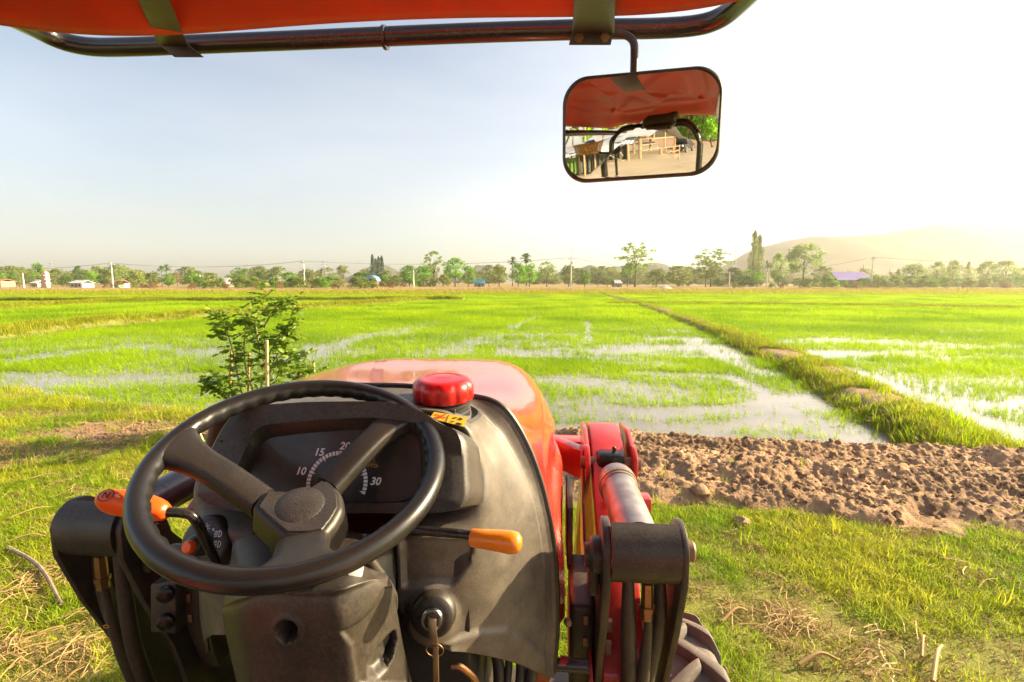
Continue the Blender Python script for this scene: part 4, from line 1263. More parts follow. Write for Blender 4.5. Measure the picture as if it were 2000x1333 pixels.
for q, mt in (([(876, 810), (877.5, 810.5), (871, 826), (869, 825.5)], 'black_ink'), ([(850, 808), (870, 816), (869, 818), (849, 810)], 'red_ink'),
              ([(868, 809), (872, 810), (852, 818), (848, 817)], 'red_ink'), ([(848, 815), (858, 817), (857, 818.5), (847, 816.5)], 'black_ink'),
              ([(884, 816), (894, 815), (892, 817), (883, 818)], 'black_ink'), ([(880, 822), (888, 823.5), (887, 825), (879, 823.5)], 'black_ink'),
              ([(892, 825), (902, 827.5), (901, 831), (890, 828.5)], 'black_ink'), ([(897, 816), (904, 818), (902, 821), (895, 819)], 'black_ink')):
    sticker('sticker_print', q, M[mt], 0.0052, ST, 2, 1)

# ---------------------------------------------------------------- bonnet
def hood_ring(ty, hw, ztop, zbot, cr, bulge=0.0):
    """half outline, top middle to lower right"""
    pts = []
    pts += [(0.30 * hw, ztop - 0.001), (0.55 * hw, ztop - 0.006), (0.74 * hw, ztop - 0.020 - cr * 0.10)]
    pts += [(0.865 * hw, ztop - 0.05 - cr * 0.25), (0.94 * hw, ztop - 0.09 - cr * 0.4), (0.985 * hw, ztop - 0.14 - cr * 0.5)]
    z = ztop - 0.14 - cr * 0.5
    for k in range(1, 8):
        t = k / 7
        pts.append((hw * (1.0 + 0.02 * math.sin(t * math.pi)) + bulge * sstep(0.25, 0.5, t), z + (zbot - z) * t))
    return [Vector((x, ty, zz)) for x, zz in pts]
s3 = right_ring(seam_px, 1.0)
r0 = [Vector((p.x * 1.012, 1.014, p.z + 0.004)) for p in (s3[0], s3[1], s3[2], s3[3], s3[4], s3[5], s3[6], s3[7], s3[8], s3[9], s3[10], s3[11], s3[13])]
h1 = hood_ring(1.32, 0.345, 1.622, 1.06, 0.03)
h2 = hood_ring(1.60, 0.325, 1.607, 1.06, 0.06)
h3 = hood_ring(1.78, 0.290, 1.582, 1.08, 0.10)
h4 = hood_ring(1.86, 0.250, 1.548, 1.08, 0.10)
h5 = hood_ring(1.90, 0.215, 1.46, 1.08, 0.06)
h6 = hood_ring(1.905, 0.20, 1.25, 1.08, 0.0)
rings = [mirrored(r) for r in (r0, h1, h2, h3, h4, h5, h6)]
NU, NV = 150, 360
A = surf(rings, NU, NV)
z = A[..., 2]; y = A[..., 1]; sx = np.sign(A[..., 0] - CX0)
# lower cheek stands proud of the top half, with a raised shoulder along it
line = 1.405 - 0.05 * (y - 1.0) - 0.10 * sstep(0.25, 0.0, np.abs(y - 1.0))
cheek = sstep(line + 0.022, line - 0.022, z) * sstep(1.0, 1.08, y) * sstep(1.9, 1.82, y)
A[..., 0] += sx * cheek * 0.017
sh = np.exp(-((z - (line + 0.085)) / 0.018) ** 2) * sstep(1.02, 1.15, y) * sstep(1.86, 1.7, y)
A[..., 0] += sx * sh * 0.006
for k in range(2):                                             # cooling slots in the cheek
    c = 1.30 + 0.14 * k
    sl = sstep(0.045, 0.015, np.abs(y - c)) * sstep(0.12, 0.05, np.abs(z - 1.24))
    A[..., 0] -= sx * sl * 0.022
bonnet = mesh_obj('bonnet', A.reshape(-1, 3), grid_faces(NU, NV), M['red'], TR, sharp=50)
for sgn in (1, -1):
    V, F = lathe([(0.045, -0.01), (0.045, 0.004), (0.035, 0.012), (0.02, 0.017), (0.002, 0.018)], (0.262 * sgn + (0 if sgn > 0 else 2 * CX0), 1.80, 1.45), Vector((0.75 * sgn, 0.65, 0.1)), 24)
    V = [Vector((p.x, p.y, 1.45 + (p.z - 1.45) * 1.25)) for p in V]
    mesh_obj('headlight', V, F, M['lens'], TR)
V, F = prism([L(858, 704, ty=1.82) + Vector((dx_, 0, dz_)) for dx_, dz_ in ((-.008, -.012), (.008, -.012), (.006, .002), (-.006, .002))], (0, 0.02, 0), 0.002)
mesh_obj('bonnet_emblem', V, F, M['chrome'], TR)

# ---------------------------------------------------------------- chassis under the bonnet
CH = empty('chassis'); CH.parent = TR
for sgn in (1, -1):
    V, F = box((0.315 * sgn, 1.58, 0.97), (0.05, 0.80, 0.20), w=0.008)
    mesh_obj('side_rail', V, F, M['red_arm'], CH)
V, F = box((0, 1.45, 0.80), (0.36, 0.9, 0.52), w=0.03)
mesh_obj('engine_block', V, F, M['steel_black'], CH)
V, F = box((0, 1.50, 0.52), (1.10, 0.16, 0.16), w=0.03)
mesh_obj('front_axle', V, F, M['steel_black'], CH)
V, F = box((0, 0.25, 0.62), (0.44, 1.5, 0.40), w=0.04)
mesh_obj('gearbox', V, F, M['steel_black'], CH)
V, F = tube([L(1070, 1297, ty=1.02), L(1150, 1302, ty=1.0)], 0.013, 14)
mesh_obj('cross_rod', V, F, M['ram_dark'], CH)
V, F = tube([L(1096, 1296, ty=1.016), L(1112, 1298, ty=1.012)], 0.015, 14)
mesh_obj('rod_clamp', V, F, M['red_arm'], CH)
for x, y in ((1085, 1170), (1100, 1214)):
    V, F = lathe([(0.009, 0), (0.009, 0.008), (0.006, 0.011), (0.001, 0.011)], L(x + 8, y, ty=1.02), (0.3, -1, 0.2), 6)
    mesh_obj('frame_bolt', V, F, M['bolt'], CH)
# hoses and loom in the dark gap below the cowl
for k, (x0, x1, y1) in enumerate(((905, 920, 1360), (940, 930, 1380), (960, 975, 1380), (990, 985, 1380), (1010, 1012, 1380), (1035, 1030, 1380))):
    V, F = tube([L(x0, 1245, ty=0.99), L((x0 + x1) / 2 + 6, 1300, ty=0.97), L(x1, y1, ty=0.95)], 0.008 + 0.002 * (k % 3), 10, sm=6)
    mesh_obj('hose', V, F, M['rubber'], CH)
V, F = tube([L(882, 1300, ty=0.82), L(900, 1303, ty=0.82), L(925, 1325, ty=0.83), L(938, 1352, ty=0.84)], 0.006, 8, sm=6)
mesh_obj('yellow_wire_loom', V, F, M['brass'], CH)

# ---------------------------------------------------------------- front wheels
def front_wheel(cx, cyy, cz_, Rw, wd):
    FW = empty('front_wheel'); FW.parent = TR
    prof = []
    for k in range(25):
        t = -1 + 2 * k / 24
        prof.append((Rw * (0.93 - 0.05 * t ** 2 - 0.36 * abs(t) ** 9), t * wd / 2))
    prof = [(0.5 * Rw, -wd / 2 * .8)] + prof + [(0.5 * Rw, wd / 2 * .8)]
    V, F = lathe(prof, (cx, cyy, cz_), (1, 0, 0), 64)
    mesh_obj('tyre', V, F, M['tyre'], FW, sharp=50)
    NL = 17
    side = 1 if cx > 0 else -1
    for half in (1, -1):
        for k in range(NL):
            a = 2 * math.pi * (k + (0.5 if half < 0 else 0)) / NL
            V = []
            for i in range(9):                              # lug sweeps from the middle back to the shoulder
                t = i / 8
                xx = half * (-.03 + t * (wd / 2 + 0.012)) if t < 1 else half * (wd / 2 - 0.012)
                aa = a - 0.30 * t ** 1.1
                tt = min(1, abs(xx) / (wd / 2))
                base = Rw * (0.91 - 0.05 * tt ** 2 - 0.30 * tt ** 9)
                topr = Rw * (1.0 - 0.035 * tt ** 2 - (0.10 if i == 8 else 0))
                w = (0.030 + 0.02 * t) / Rw
                for dr, da in ((base, -w * .75), (topr, -w * .5), (topr, w * .5), (base, w * .75)):
                    V.append(Vector((cx + xx, cyy + dr * math.sin(aa + da), cz_ + dr * math.cos(aa + da))))
            F = [(i * 4 + j, i * 4 + j + 1, (i + 1) * 4 + j + 1, (i + 1) * 4 + j) for i in range(8) for j in range(3)]
            F += [(0, 1, 2, 3), (35, 34, 33, 32)]
            V, F = bev(V, F, 0.006, 2)
            mesh_obj('tread_lug', V, F, M['tyre'], FW)
    V, F = lathe([(Rw * .56, -0.06), (Rw * .54, 0.02), (Rw * .3, 0.05), (0.08, 0.05), (0.07, 0.08), (0.001, 0.08)], (cx, cyy, cz_), (side, 0, 0), 32)
    mesh_obj('wheel_disc', V, F, M['red_arm'], FW)
front_wheel(0.715, 1.42, 0.42, 0.42, 0.25)
front_wheel(-0.715, 1.42, 0.42, 0.42, 0.25)

# ---------------------------------------------------------------- loader towers, arms and rams
def arc(cy_, cz_, r, a0, a1, n=10):
    return [(cy_ + r * math.cos(R(a0 + (a1 - a0) * k / n)), cz_ + r * math.sin(R(a0 + (a1 - a0) * k / n))) for k in range(n + 1)]
TDEL = {1: L(1265, 1105, ty=0.915) - Vector((0.5035, 0.806, 1.38)), -1: L(158, 1053, ty=0.915) - Vector((-0.5035, 0.806, 1.38))}
def tower(sg):
    T = empty('loader_tower'); T.parent = TR; T.location = TDEL[sg]
    X = lambda a: a * sg
    outline = arc(0.870, 1.377, 0.058, 10, 165, 12) + [(0.815, 1.335), (0.86, 1.21), (0.925, 1.066), (1.0, 0.80), (1.20, 0.80), (1.12, 1.05), (1.02, 1.24), (0.945, 1.33)]
    for a, b in ((0.425, 0.441), (0.566, 0.580)):
        V, F = plate(outline, X(a), X(b), 0.003)
        mesh_obj('side_plate', V, F, M['steel_black'], T)
    # plate wrapped round the pin between the cheeks
    o_ = arc(0.868, 1.380, 0.062, 108, 262, 14); i_ = arc(0.868, 1.380, 0.052, 262, 108, 14)
    V, F = plate(o_ + i_, X(0.4415), X(0.5655), 0.0)
    mesh_obj('pin_housing', V, F, M['steel_black'], T)
    V, F = lathe([(0.020, 0), (0.020, 0.018), (0.016, 0.022), (0.001, 0.022)], (X(0.580), 0.870, 1.377), (sg, 0, 0), 20)
    mesh_obj('pin_end', V, F, M['bolt'], T)
    V, F = lathe([(0.036, 0), (0.036, 0.016), (0.030, 0.022), (0.024, 0.022), (0.022, 0.03), (0.001, 0.03)], (X(0.425), 0.868, 1.362), (-sg, 0, 0), 10)
    mesh_obj('pin_head', V, F, M['steel_black'], T)
    V, F = box((X(0.412), 0.875, 1.335), (0.02, 0.05, 0.10), w=0.006)
    mesh_obj('pin_keeper', V, F, M['steel_black'], T)
    # inner bracket bolted to the chassis
    V, F = prism([(X(0.372), 0.955, 1.09), (X(0.372), 0.955, 1.195), (X(0.372), 1.14, 1.215), (X(0.372), 1.2, 1.0), (X(0.372), 1.0, 0.95)], (sg * 0.053, 0, 0), 0.012, 3)
    mesh_obj('bracket', V, F, M['steel_black'], T)
    V, F = prism([(X(0.368), 1.10, 1.19), (X(0.368), 1.13, 1.335), (X(0.368), 1.26, 1.36), (X(0.368), 1.34, 1.34), (X(0.368), 1.34, 1.15)], (sg * 0.014, 0, 0), 0.004)
    mesh_obj('bracket_fin', V, F, M['steel_black'], T)
    for zz in (1.165, 1.115):
        V, F = box((X(0.405), 0.953, zz), (0.012, 0.006, 0.02), w=0.002)
        mesh_obj('bracket_bolt', V, F, M['bolt'], T)
        V, F = lathe([(0.014, 0), (0.014, 0.012), (0.011, 0.014), (0.001, 0.014)], (X(0.446), 0.94, zz), (sg, 0, 0), 6)
        mesh_obj('bracket_nut', V, F, M['bolt'], T)
    # hydraulic hoses hanging in the fork
    for k, (a, ya) in enumerate(((0.478, 0.860), (0.515, 0.855), (0.540, 0.875))):
        pts = [(X(a), ya, 1.325), (X(a + 0.004), ya + 0.01, 1.22), (X(a - 0.012 * (k - 1)), ya + 0.03, 1.08), (X(a - 0.02 * (k - 1)), ya + 0.08, 0.9)]
        V, F = tube(pts, [0.011, 0.015, 0.016, 0.017] if k != 1 else [0.009, 0.009, 0.014, 0.016], 14, sm=6)
        mesh_obj('hose', V, F, M['rubber'], T)
    V, F = tube([(X(0.513), 0.853, 1.318), (X(0.514), 0.854, 1.245)], [0.011, 0.0125], 6)
    mesh_obj('hose_fitting', V, F, M['brass'], T)
    V, F = tube([(X(0.514), 0.854, 1.272), (X(0.5142), 0.8542, 1.262)], 0.0155, 6)
    mesh_obj('fitting_nut', V, F, M['brass'], T)
    if sg < 0:
        for k in range(4):
            text('hose_print', '0000'[k], 0.02, M['gold_print'], T, mat3(Vector((0, 0.1, -1)).normalized(), Vector((1, 0, 0)), Vector((0, -1, -0.1)).normalized(), Vector((-0.515, 0.852, 1.16 - 0.03 * k))))
        V, F = prism([q - TDEL[sg] for q in (L(293, 1142, ty=0.90), L(343, 1135, ty=0.90), L(343, 1240, ty=0.90), L(293, 1236, ty=0.90))], (0, 0.03, 0), 0.004)
        mesh_obj('bolt_plate', V, F, M['steel_black'], T)
        for y_ in (1158, 1212):
            V, F = lathe([(0.016, 0), (0.016, 0.010), (0.012, 0.013), (0.001, 0.013)], L(326, y_, ty=0.898) - TDEL[sg], (0.3, -1, 0), 12)
            mesh_obj('plate_bolt', V, F, M['grease'], T)
tower(1); tower(-1)

def loader_arm(sg):
    LA = empty('loader_arm'); LA.parent = TR
    if sg < 0: LA.location = (TDEL[-1].x, 0, 0)
    X = lambda a: a * sg
    spine = [(1.05, 0.72), (1.08, 1.00), (1.27, 1.215), (1.50, 1.345), (1.60, 1.365), (1.70, 1.345), (1.95, 1.13), (2.35, 0.70), (2.6, 0.35)]
    if sg < 0: spine = spine[2:]
    topl, botl = [], []
    for i, (y_, z_) in enumerate(spine):
        a = spine[max(i - 1, 0)]; b = spine[min(i + 1, len(spine) - 1)]
        d = Vector((b[0] - a[0], b[1] - a[1])).normalized(); nrm = Vector((-d.y, d.x))
        topl.append((y_ + nrm.x * 0.045, z_ + nrm.y * 0.045)); botl.append((y_ - nrm.x * 0.06, z_ - nrm.y * 0.06))
    V, F = plate(topl + botl[::-1], X(0.452), X(0.545), 0.007)
    mesh_obj('arm_beam', V, F, M['red_arm'], LA)
    for a, b in ((0.432, 0.444), (0.560, 0.572)):
        lug = arc(1.435, 1.345, 0.05, 60, 230, 10) + [(1.47, 1.22), (1.72, 1.26), (1.72, 1.385), (1.55, 1.41)]
        V, F = plate(lug, X(a), X(b), 0.003)
        mesh_obj('ram_lug', V, F, M['red_arm'], LA)
    if sg > 0: V, F = plate([(1.0, 1.02), (1.38, 1.24), (1.50, 1.36), (1.56, 1.33), (1.46, 1.10), (1.05, 0.88)], X(0.424), X(0.430), 0.002)
    if sg > 0: mesh_obj('arm_gusset', V, F, M['red_arm'], LA)
    V, F = tube([(X(0.42), 1.435, 1.345), (X(0.585), 1.435, 1.345)], 0.017, 16)
    mesh_obj('ram_pin', V, F, M['bolt'], LA)
    V, F = box((X(0.57), 1.38, 1.255), (0.07, 0.05, 0.045), w=0.006)
    mesh_obj('arm_stop', V, F, M['red_arm'], LA)
    HR = empty('hydraulic_ram'); HR.parent = TR
    c0 = Vector((X(0.502), 0.868, 1.378)) + TDEL[sg]; c1 = Vector((X(0.502) + (TDEL[-1].x if sg < 0 else 0), 1.435, 1.345)); d = (c1 - c0).normalized()
    mt = M['ram'] if sg > 0 else M['ram_dark']
    V, F = lathe([(0.042, 0.0), (0.043, 0.01), (0.043, 0.25), (0.046, 0.252), (0.0475, 0.265), (0.0475, 0.30), (0.045, 0.315), (0.03, 0.32)], c0 + d * 0.025, d, 40)
    mesh_obj('barrel', V, F, mt, HR)
    V, F = tube([c0 + d * 0.30, c1], 0.0185, 24)
    mesh_obj('rod', V, F, M['chrome'], HR)
    V, F = box(c1, (0.075, 0.06, 0.066), w=0.012)
    mesh_obj('rod_eye', V, F, M['grease'], HR)
    V, F = lathe([(0.006, 0), (0.006, 0.012), (0.003, 0.016), (0.001, 0.016)], c1 + Vector((0.01, 0, 0.032)), (0, 0, 1), 10)
    mesh_obj('grease_nipple', V, F, M['grease'], HR)
    V, F = lathe([(0.049, 0), (0.049, 0.012)], c0 + d * 0.285, d, 36)
    mesh_obj('gland_ring', V, F, M['brass'] if sg > 0 else M['grease'], HR)
loader_arm(1); loader_arm(-1)
LX = empty('loader_cross_tube'); LX.parent = TR
V, F = box((0, 1.88, 1.235), (0.93, 0.085, 0.085), w=0.008)
mesh_obj('cross_beam', V, F, M['red_arm'], LX)
for sg in (1, -1):
    V, F = prism([(0.44 * sg, 1.66, 1.20), (0.44 * sg, 1.66, 1.30), (0.28 * sg, 1.87, 1.30), (0.28 * sg, 1.87, 1.20)], (0, 0.07, 0), 0.005)
    mesh_obj('cross_brace', V, F, M['red_arm'], LX)

# ---------------------------------------------------------------- sunshade, its frame and the roll bar
CZ = 2.332
SUN = empty('sunshade'); SUN.parent = TR
cx0, cx1, cy0, cy1 = -0.62, 0.74, -1.05, 0.93
def roof_pt(u, v):
    """u across, v front to back; shallow crown with rolled edge"""
    X = (u * 2 - 1); Yv = (v * 2 - 1)
    q = 5.0
    s_ = (abs(X) ** q + abs(Yv) ** q) ** (1 / q) or 1e-6
    m_ = max(abs(X), abs(Yv)) or 1e-6
    k = m_ / s_
    x = (cx0 + cx1) / 2 + X * k * (cx1 - cx0) / 2
    y = (cy0 + cy1) / 2 - Yv * k * (cy1 - cy0) / 2
    e = max(abs(X), abs(Yv))
    zz = CZ + 0.13 * (1 - X * X * .8) * (1 - Yv * Yv * .6)
    zz -= 0.085 * sstep(0.80, 1.0, e)
    # pressed ribs: a rectangle round the middle and four diagonals
    rib = 0
    for d in (abs(abs(X) - 0.62) if abs(Yv) < 0.66 else 9, abs(abs(Yv) - 0.62) if abs(X) < 0.66 else 9, abs(abs(X) - abs(Yv) * 0.9) * 0.8 if e < 0.6 else 9, abs(X) if abs(Yv) < 0.6 else 9):
        rib = max(rib, float(sstep(0.11, 0.05, d)))
    return Vector((x, y, zz + 0.022 * rib * float(sstep(0.86, 0.74, e))))
NG = 120
V = [roof_pt(i / (NG - 1), j / (NG - 1)) for j in range(NG) for i in range(NG)]
F = grid_faces(NG, NG)
roof = mesh_obj('roof_panel', V, F, M['canopy'], SUN, sharp=0)
md = roof.modifiers.new('thickness', 'SOLIDIFY'); md.thickness = 0.012; md.offset = 1
fp = [(-130, -62), (-20, 12), (60, 52), (120, 80), (180, 92), (260, 92), (360, 88), (560, 80), (750, 72), (950, 64), (1150, 58), (1280, 56), (1360, 50), (1405, 36), (1440, 10), (1490, -40), (1540, -95)]
fy = [0.55, 0.80, 0.93, 0.985, 1.0, 1.0, 1.0, 1.0, 1.0, 1.0, 1.0, 1.0, 0.99, 0.965, 0.92, 0.82, 0.72]
FZ = L(750, 72, ty=1.0).z
bar_pts = [L(x, y, ty=t) for (x, y), t in zip(fp, fy)]
bar_pts = [Vector((p.x, p.y, p.z)) for p in bar_pts]
V, F = tube(bar_pts, 0.0165, 18, sm=6)
mesh_obj('frame_tube', V, F, M['tube'], SUN)
pj_c = L(752, 74, ty=1.0)
V, F = lathe([(0.017, -0.004), (0.0205, -0.003), (0.0205, 0.003), (0.017, 0.004)], pj_c, (1, 0, 0), 24)
mesh_obj('tube_weld', V, F, M['tube'], SUN)
def strap(xa, xb, top_y, bot_y, skew):
    A_ = [L(xa + skew[0], top_y, ty=0.72), L(xb + skew[0] * 0.9, top_y, ty=0.72), L(xb, bot_y - 26, ty=0.972), L(xa, bot_y - 26, ty=0.972)]
    V, F = prism(A_, (0, 0.004, -0.003), 0.0012)
    mesh_obj('strap', V, F, M['steel_black'], SUN)
    B_ = [L(xa, bot_y - 26, ty=0.972), L(xb, bot_y - 26, ty=0.972), L(xb + skew[1], bot_y, ty=0.976), L(xa + skew[1], bot_y, ty=0.976)]
    V, F = prism(B_, (0, 0.004, 0.001), 0.001)
    mesh_obj('strap_flange', V, F, M['steel_black'], SUN)
strap(308, 365, -60, 112, (-66, 32))
strap(1117, 1199, -60, 88, (8, -6))
for x in (1131, 1181):
    V, F = lathe([(0.008, 0), (0.008, 0.006), (0.001, 0.006)], L(x, 75, ty=0.975), (0, -1, -0.1), 6)
    mesh_obj('strap_bolt', V, F, M['bolt'], SUN)
for e_ in (bar_pts[0], bar_pts[-1]):
    V, F = tube([e_, Vector((e_.x, 0.2, e_.z + 0.01)), Vector((e_.x, -0.85, e_.z + 0.01))], 0.0165, 14, sm=6)
    mesh_obj('side_tube', V, F, M['tube'], SUN)

RB = empty('roll_bar'); RB.parent = TR; RB.location = (0.06, 0, 0)
V, F = tube([(-0.42, -0.62, 0.9), (-0.42, -0.62, 1.6), (-0.42, -0.62, 2.02), (-0.40, -0.62, 2.12), (-0.32, -0.62, 2.19), (-0.2, -0.62, 2.205), (0.2, -0.62, 2.205), (0.32, -0.62, 2.19), (0.40, -0.62, 2.12), (0.42, -0.62, 2.02), (0.42, -0.62, 1.6), (0.42, -0.62, 0.9)], 0.027, 16, sm=5)
mesh_obj('hoop', V, F, M['tube'], RB)
V, F = box((0.08, -0.60, 2.235), (0.30, 0.16, 0.10), w=0.03, seg=4)
mesh_obj('hood_clamp_box', V, F, M['plastic_dark'], RB)
V, F = box((0.08, -0.55, 2.178), (0.22, 0.10, 0.03), w=0.008)
mesh_obj('clamp_plate', V, F, M['steel_black'], RB)
V, F = tube([(-0.42, -0.62, 1.98), (-0.75, -0.66, 2.02), (-1.05, -0.70, 2.05)], 0.012, 10)
mesh_obj('side_rod', V, F, M['tube'], RB)
V, F = tube([(-0.36, -0.72, 1.25), (-0.36, -0.72, 1.92)], 0.011, 10)
mesh_obj('lamp_stalk', V, F, M['tube'], RB)
V, F = lathe([(0.02, -0.03), (0.05, -0.02), (0.055, 0.0), (0.055, 0.02), (0.048, 0.026), (0.001, 0.028)], (-0.36, -0.72, 1.95), (0, 1, 0), 24)
mesh_obj('rear_lamp', V, F, M['plastic_dark'], RB)

# fenders, seat and floor behind and below the lens
RE = empty('rear_body'); RE.parent = TR
for sg in (1, -1):
    yz = [(0.25, 0.86), (0.24, 1.05), (0.10, 1.20), (-0.15, 1.27), (-0.60, 1.27), (-0.95, 1.15), (-1.1, 0.9), (-1.08, 0.85), (-0.9, 1.09), (-0.58, 1.20), (-0.15, 1.20), (0.06, 1.13), (0.17, 1.0), (0.18, 0.86)]
    V, F = plate(yz, 0.42 * sg, 0.80 * sg, 0.02)
    mesh_obj('fender', V, F, M['red_arm'], RE)
    V, F = lathe([(0.30, -0.17), (0.60, -0.16), (0.66, -0.10), (0.67, 0.0), (0.66, 0.10), (0.60, 0.16), (0.30, 0.17)], (0.66 * sg, -0.35, 0.67), (1, 0, 0), 48)
    mesh_obj('rear_tyre', V, F, M['tyre'], RE)
V, F = box((0, 0.30, 0.72), (0.9, 0.62, 0.03), w=0.008)
mesh_obj('floor_mat', V, F, M['rubber'], RE)
V, F = box((0, -0.30, 1.0), (0.46, 0.42, 0.12), w=0.045, seg=4)
mesh_obj('seat_cushion', V, F, M['seat'], RE)
V, F = box((0, -0.52, 1.20), (0.44, 0.10, 0.36), w=0.04, seg=4)
mesh_obj('seat_back', V, F, M['seat'], RE)

# ---------------------------------------------------------------- mirror
MI = empty('mirror'); MI.parent = TR
MC = to_world(L(1246, 246, ty=0.95))
MN = Vector((-math.sin(R(19)) * math.cos(R(6.2)), -math.cos(R(19)) * math.cos(R(6.2)), -math.sin(R(6.2))))
MX = Vector((0, 0, 1)).cross(-MN).normalized() * -1
if MX.x < 0: MX = -MX
MY = MN.cross(MX) 
if MY.z < 0: MY = -MY
roll = R(-1.0)
MX, MY = MX * math.cos(roll) + MY * math.sin(roll), MY * math.cos(roll) - MX * math.sin(roll)
MR = 1.15                                             # radius of the convex glass
def mir(a, b, back=0.0):
    b = b * (1 - 0.03 * a / 0.137)
    p = MC + MX * a + MY * b - MN * (MR - math.sqrt(MR * MR - a * a - b * b) + back)
    return to_local(p)
def rrect(w, h, r, n=10):
    P = []
    for sx_, sy_, a in ((1, 1, 0), (-1, 1, 90), (-1, -1, 180), (1, -1, 270)):
        for k in range(n + 1):
            t = R(a + 90 * k / n)
            P.append((sx_ * (w - r) + r * math.cos(t), sy_ * (h - r) + r * math.sin(t)))
    return P
MWd, MHt, MRd = 0.133, 0.0865, 0.044
P = rrect(MWd, MHt, MRd)
rings = []
n = len(P)
for f, back in ((0.955, -0.0), (0.963, -0.0035), (0.975, -0.005), (0.988, -0.004), (1.0, 0.0), (1.0, 0.012), (0.96, 0.020), (0.6, 0.032), (0.2, 0.036)):
    off = (1 - f) * 0.13
    rings.append([mir(math.copysign(max(abs(x) - off, 0.02 * abs(x)), x) if f > .9 else x * f, math.copysign(max(abs(y) - off, 0.02 * abs(y)), y) if f > .9 else y * f, back) for x, y in P])
V = [p for r in rings for p in r]
F = [(i * n + k, i * n + (k + 1) % n, (i + 1) * n + (k + 1) % n, (i + 1) * n + k) for i in range(len(rings) - 1) for k in range(n)] + [tuple(range((len(rings) - 1) * n, len(rings) * n))]
V, F = bev(V, F, 0)
mesh_obj('mirror_frame', V, F, M['plastic'], MI, sharp=50)
V, F = [], []
NR = 26
off = 0.0052
for i in range(NR + 1):
    f = i / NR
    for x, y in P:
        V.append(mir((x - math.copysign(off, x)) * f, (y - math.copysign(off, y)) * f, -0.001))
for i in range(NR):
    for k in range(n):
        F.append((i * n + k, (i + 1) * n + k, (i + 1) * n + (k + 1) % n, i * n + (k + 1) % n))
m, nt, out = _new('mirror_glass')
b = nt.nodes.new('ShaderNodeBsdfPrincipled')
b.inputs['Base Color'].default_value = (0.93, 0.91, 0.86, 1); b.inputs['Metallic'].default_value = 1.0; b.inputs['Roughness'].default_value = 0.012
nt.links.new(b.outputs[0], out.inputs['Surface'])
M['mirror'] = m
V, F = bev(V[n - 1:], [tuple(max(i - n + 1, 0) for i in f) for f in F], 0)
mesh_obj('mirror_glass', V, F, M['mirror'], MI, sharp=0)
V, F = tube([L(1170, 70, ty=0.99), L(1208, 67, ty=0.985), L(1228, 72, ty=0.98), L(1238, 86, ty=0.975), L(1239, 110, ty=0.972), L(1238, 160, ty=0.978), L(1238, 215, ty=0.985)], 0.0068, 14, sm=6)
mesh_obj('mirror_stalk', V, F, M['steel_black'], MI)

def seen_in_mirror(px, py, dist):
    """world point at a distance along the view reflected by the glass"""
    o = Vector((0, 0, EYE)); d = ray(px, py).normalized()
    c = MC - MN * MR
    oc = o - c; b_ = oc.dot(d); cc_ = oc.dot(oc) - MR * MR
    t = -b_ - math.sqrt(max(b_ * b_ - cc_, 0))
    h = o + d * t; nn = (h - c).normalized()
    r_ = d - nn * 2 * d.dot(nn)
    return h, r_

# ---------------------------------------------------------------- key left in the ignition
KY = empty('ignition_key', to_world(io + inn * 0.01)); tag(KY, 'worn brass ignition key hanging in the switch with ring and wooden tag', 'key')
KY.rotation_euler = (0, 0, -PSI)
ko = io + inn * 0.01
rel = lambda V: [Vector(v) - ko for v in V]
k1 = L(850, 1262, ty=0.742)
V, F = prism([ko + Vector((-0.006, 0, 0.006)), ko + Vector((0.007, 0, 0.004)), ko + Vector((0.009, -0.006, -0.010)), k1 + Vector((0.005, 0, 0)), k1 + Vector((0.001, 0, -0.006)), k1 + Vector((-0.003, 0, 0)), ko + Vector((-0.005, -0.006, -0.012))], (0.0008, -0.003, -0.0008), 0.0006)
mesh_obj('key_head', rel(V), F, M['brass_key'], KY)
kr = L(849, 1270, ty=0.741)
V, F = tube([kr + Vector((0.0135 * math.cos(a), -0.002 * math.sin(a), 0.0125 * math.sin(a))) for a in [2 * math.pi * k / 28 for k in range(29)]], 0.0009, 8, cap=False)
mesh_obj('key_ring', rel(V), F, M['brass'], KY)
V, F = prism([L(845, 1266, ty=0.738), L(856, 1266, ty=0.738), L(857, 1345, ty=0.73), L(846, 1345, ty=0.73)], (0, 0.003, 0), 0.0008)
mesh_obj('key_tag', rel(V), F, M['brass_key'], KY)
# ================================================================== FAR TREELINE, HOUSES, POLES
def leaf_cloud(seed, clumps, per, size, shape):
    """leaf-sized faces in clumps; shape(u) maps random numbers to a clump centre and radius in a unit crown"""
    r_ = np.random.default_rng(seed)
    V, F = [], []
    for c in range(clumps):
        ctr, rad = shape(r_)
        P = r_.normal(0, 1, (per, 3)); P /= np.linalg.norm(P, axis=1)[:, None]
        P = ctr + P * (rad * r_.uniform(0.3, 1.0, (per, 1)) ** 0.6) * np.array([1, 1, 0.8])
        for p in P:
            a = r_.normal(0, 1, 3); a /= np.linalg.norm(a); b_ = np.cross(a, r_.normal(0, 1, 3)); b_ /= np.linalg.norm(b_)
            s = size * r_.uniform(0.6, 1.3)
            k = len(V)
            V += [p - a * s, p + b_ * s * 0.55, p + a * s, p - b_ * s * 0.55]
            F.append((k, k + 1, k + 2, k + 3))
    return V, F
def sh_round(r_):
    a, u = r_.uniform(0, 6.28), r_.uniform(-0.9, 1)
    q = math.sqrt(1 - u * u) * r_.uniform(0.55, 1.0)
    return np.array([0.38 * q * math.cos(a), 0.38 * q * math.sin(a), 0.5 + 0.40 * u]), r_.uniform(0.10, 0.17)
def sh_sparse(r_):
    a, u = r_.uniform(0, 6.28), r_.uniform(-0.8, 1)
    q = math.sqrt(1 - u * u) * r_.uniform(0.4, 1.0)
    return np.array([0.43 * q * math.cos(a), 0.43 * q * math.sin(a), 0.5 + 0.45 * u]), r_.uniform(0.045, 0.09)
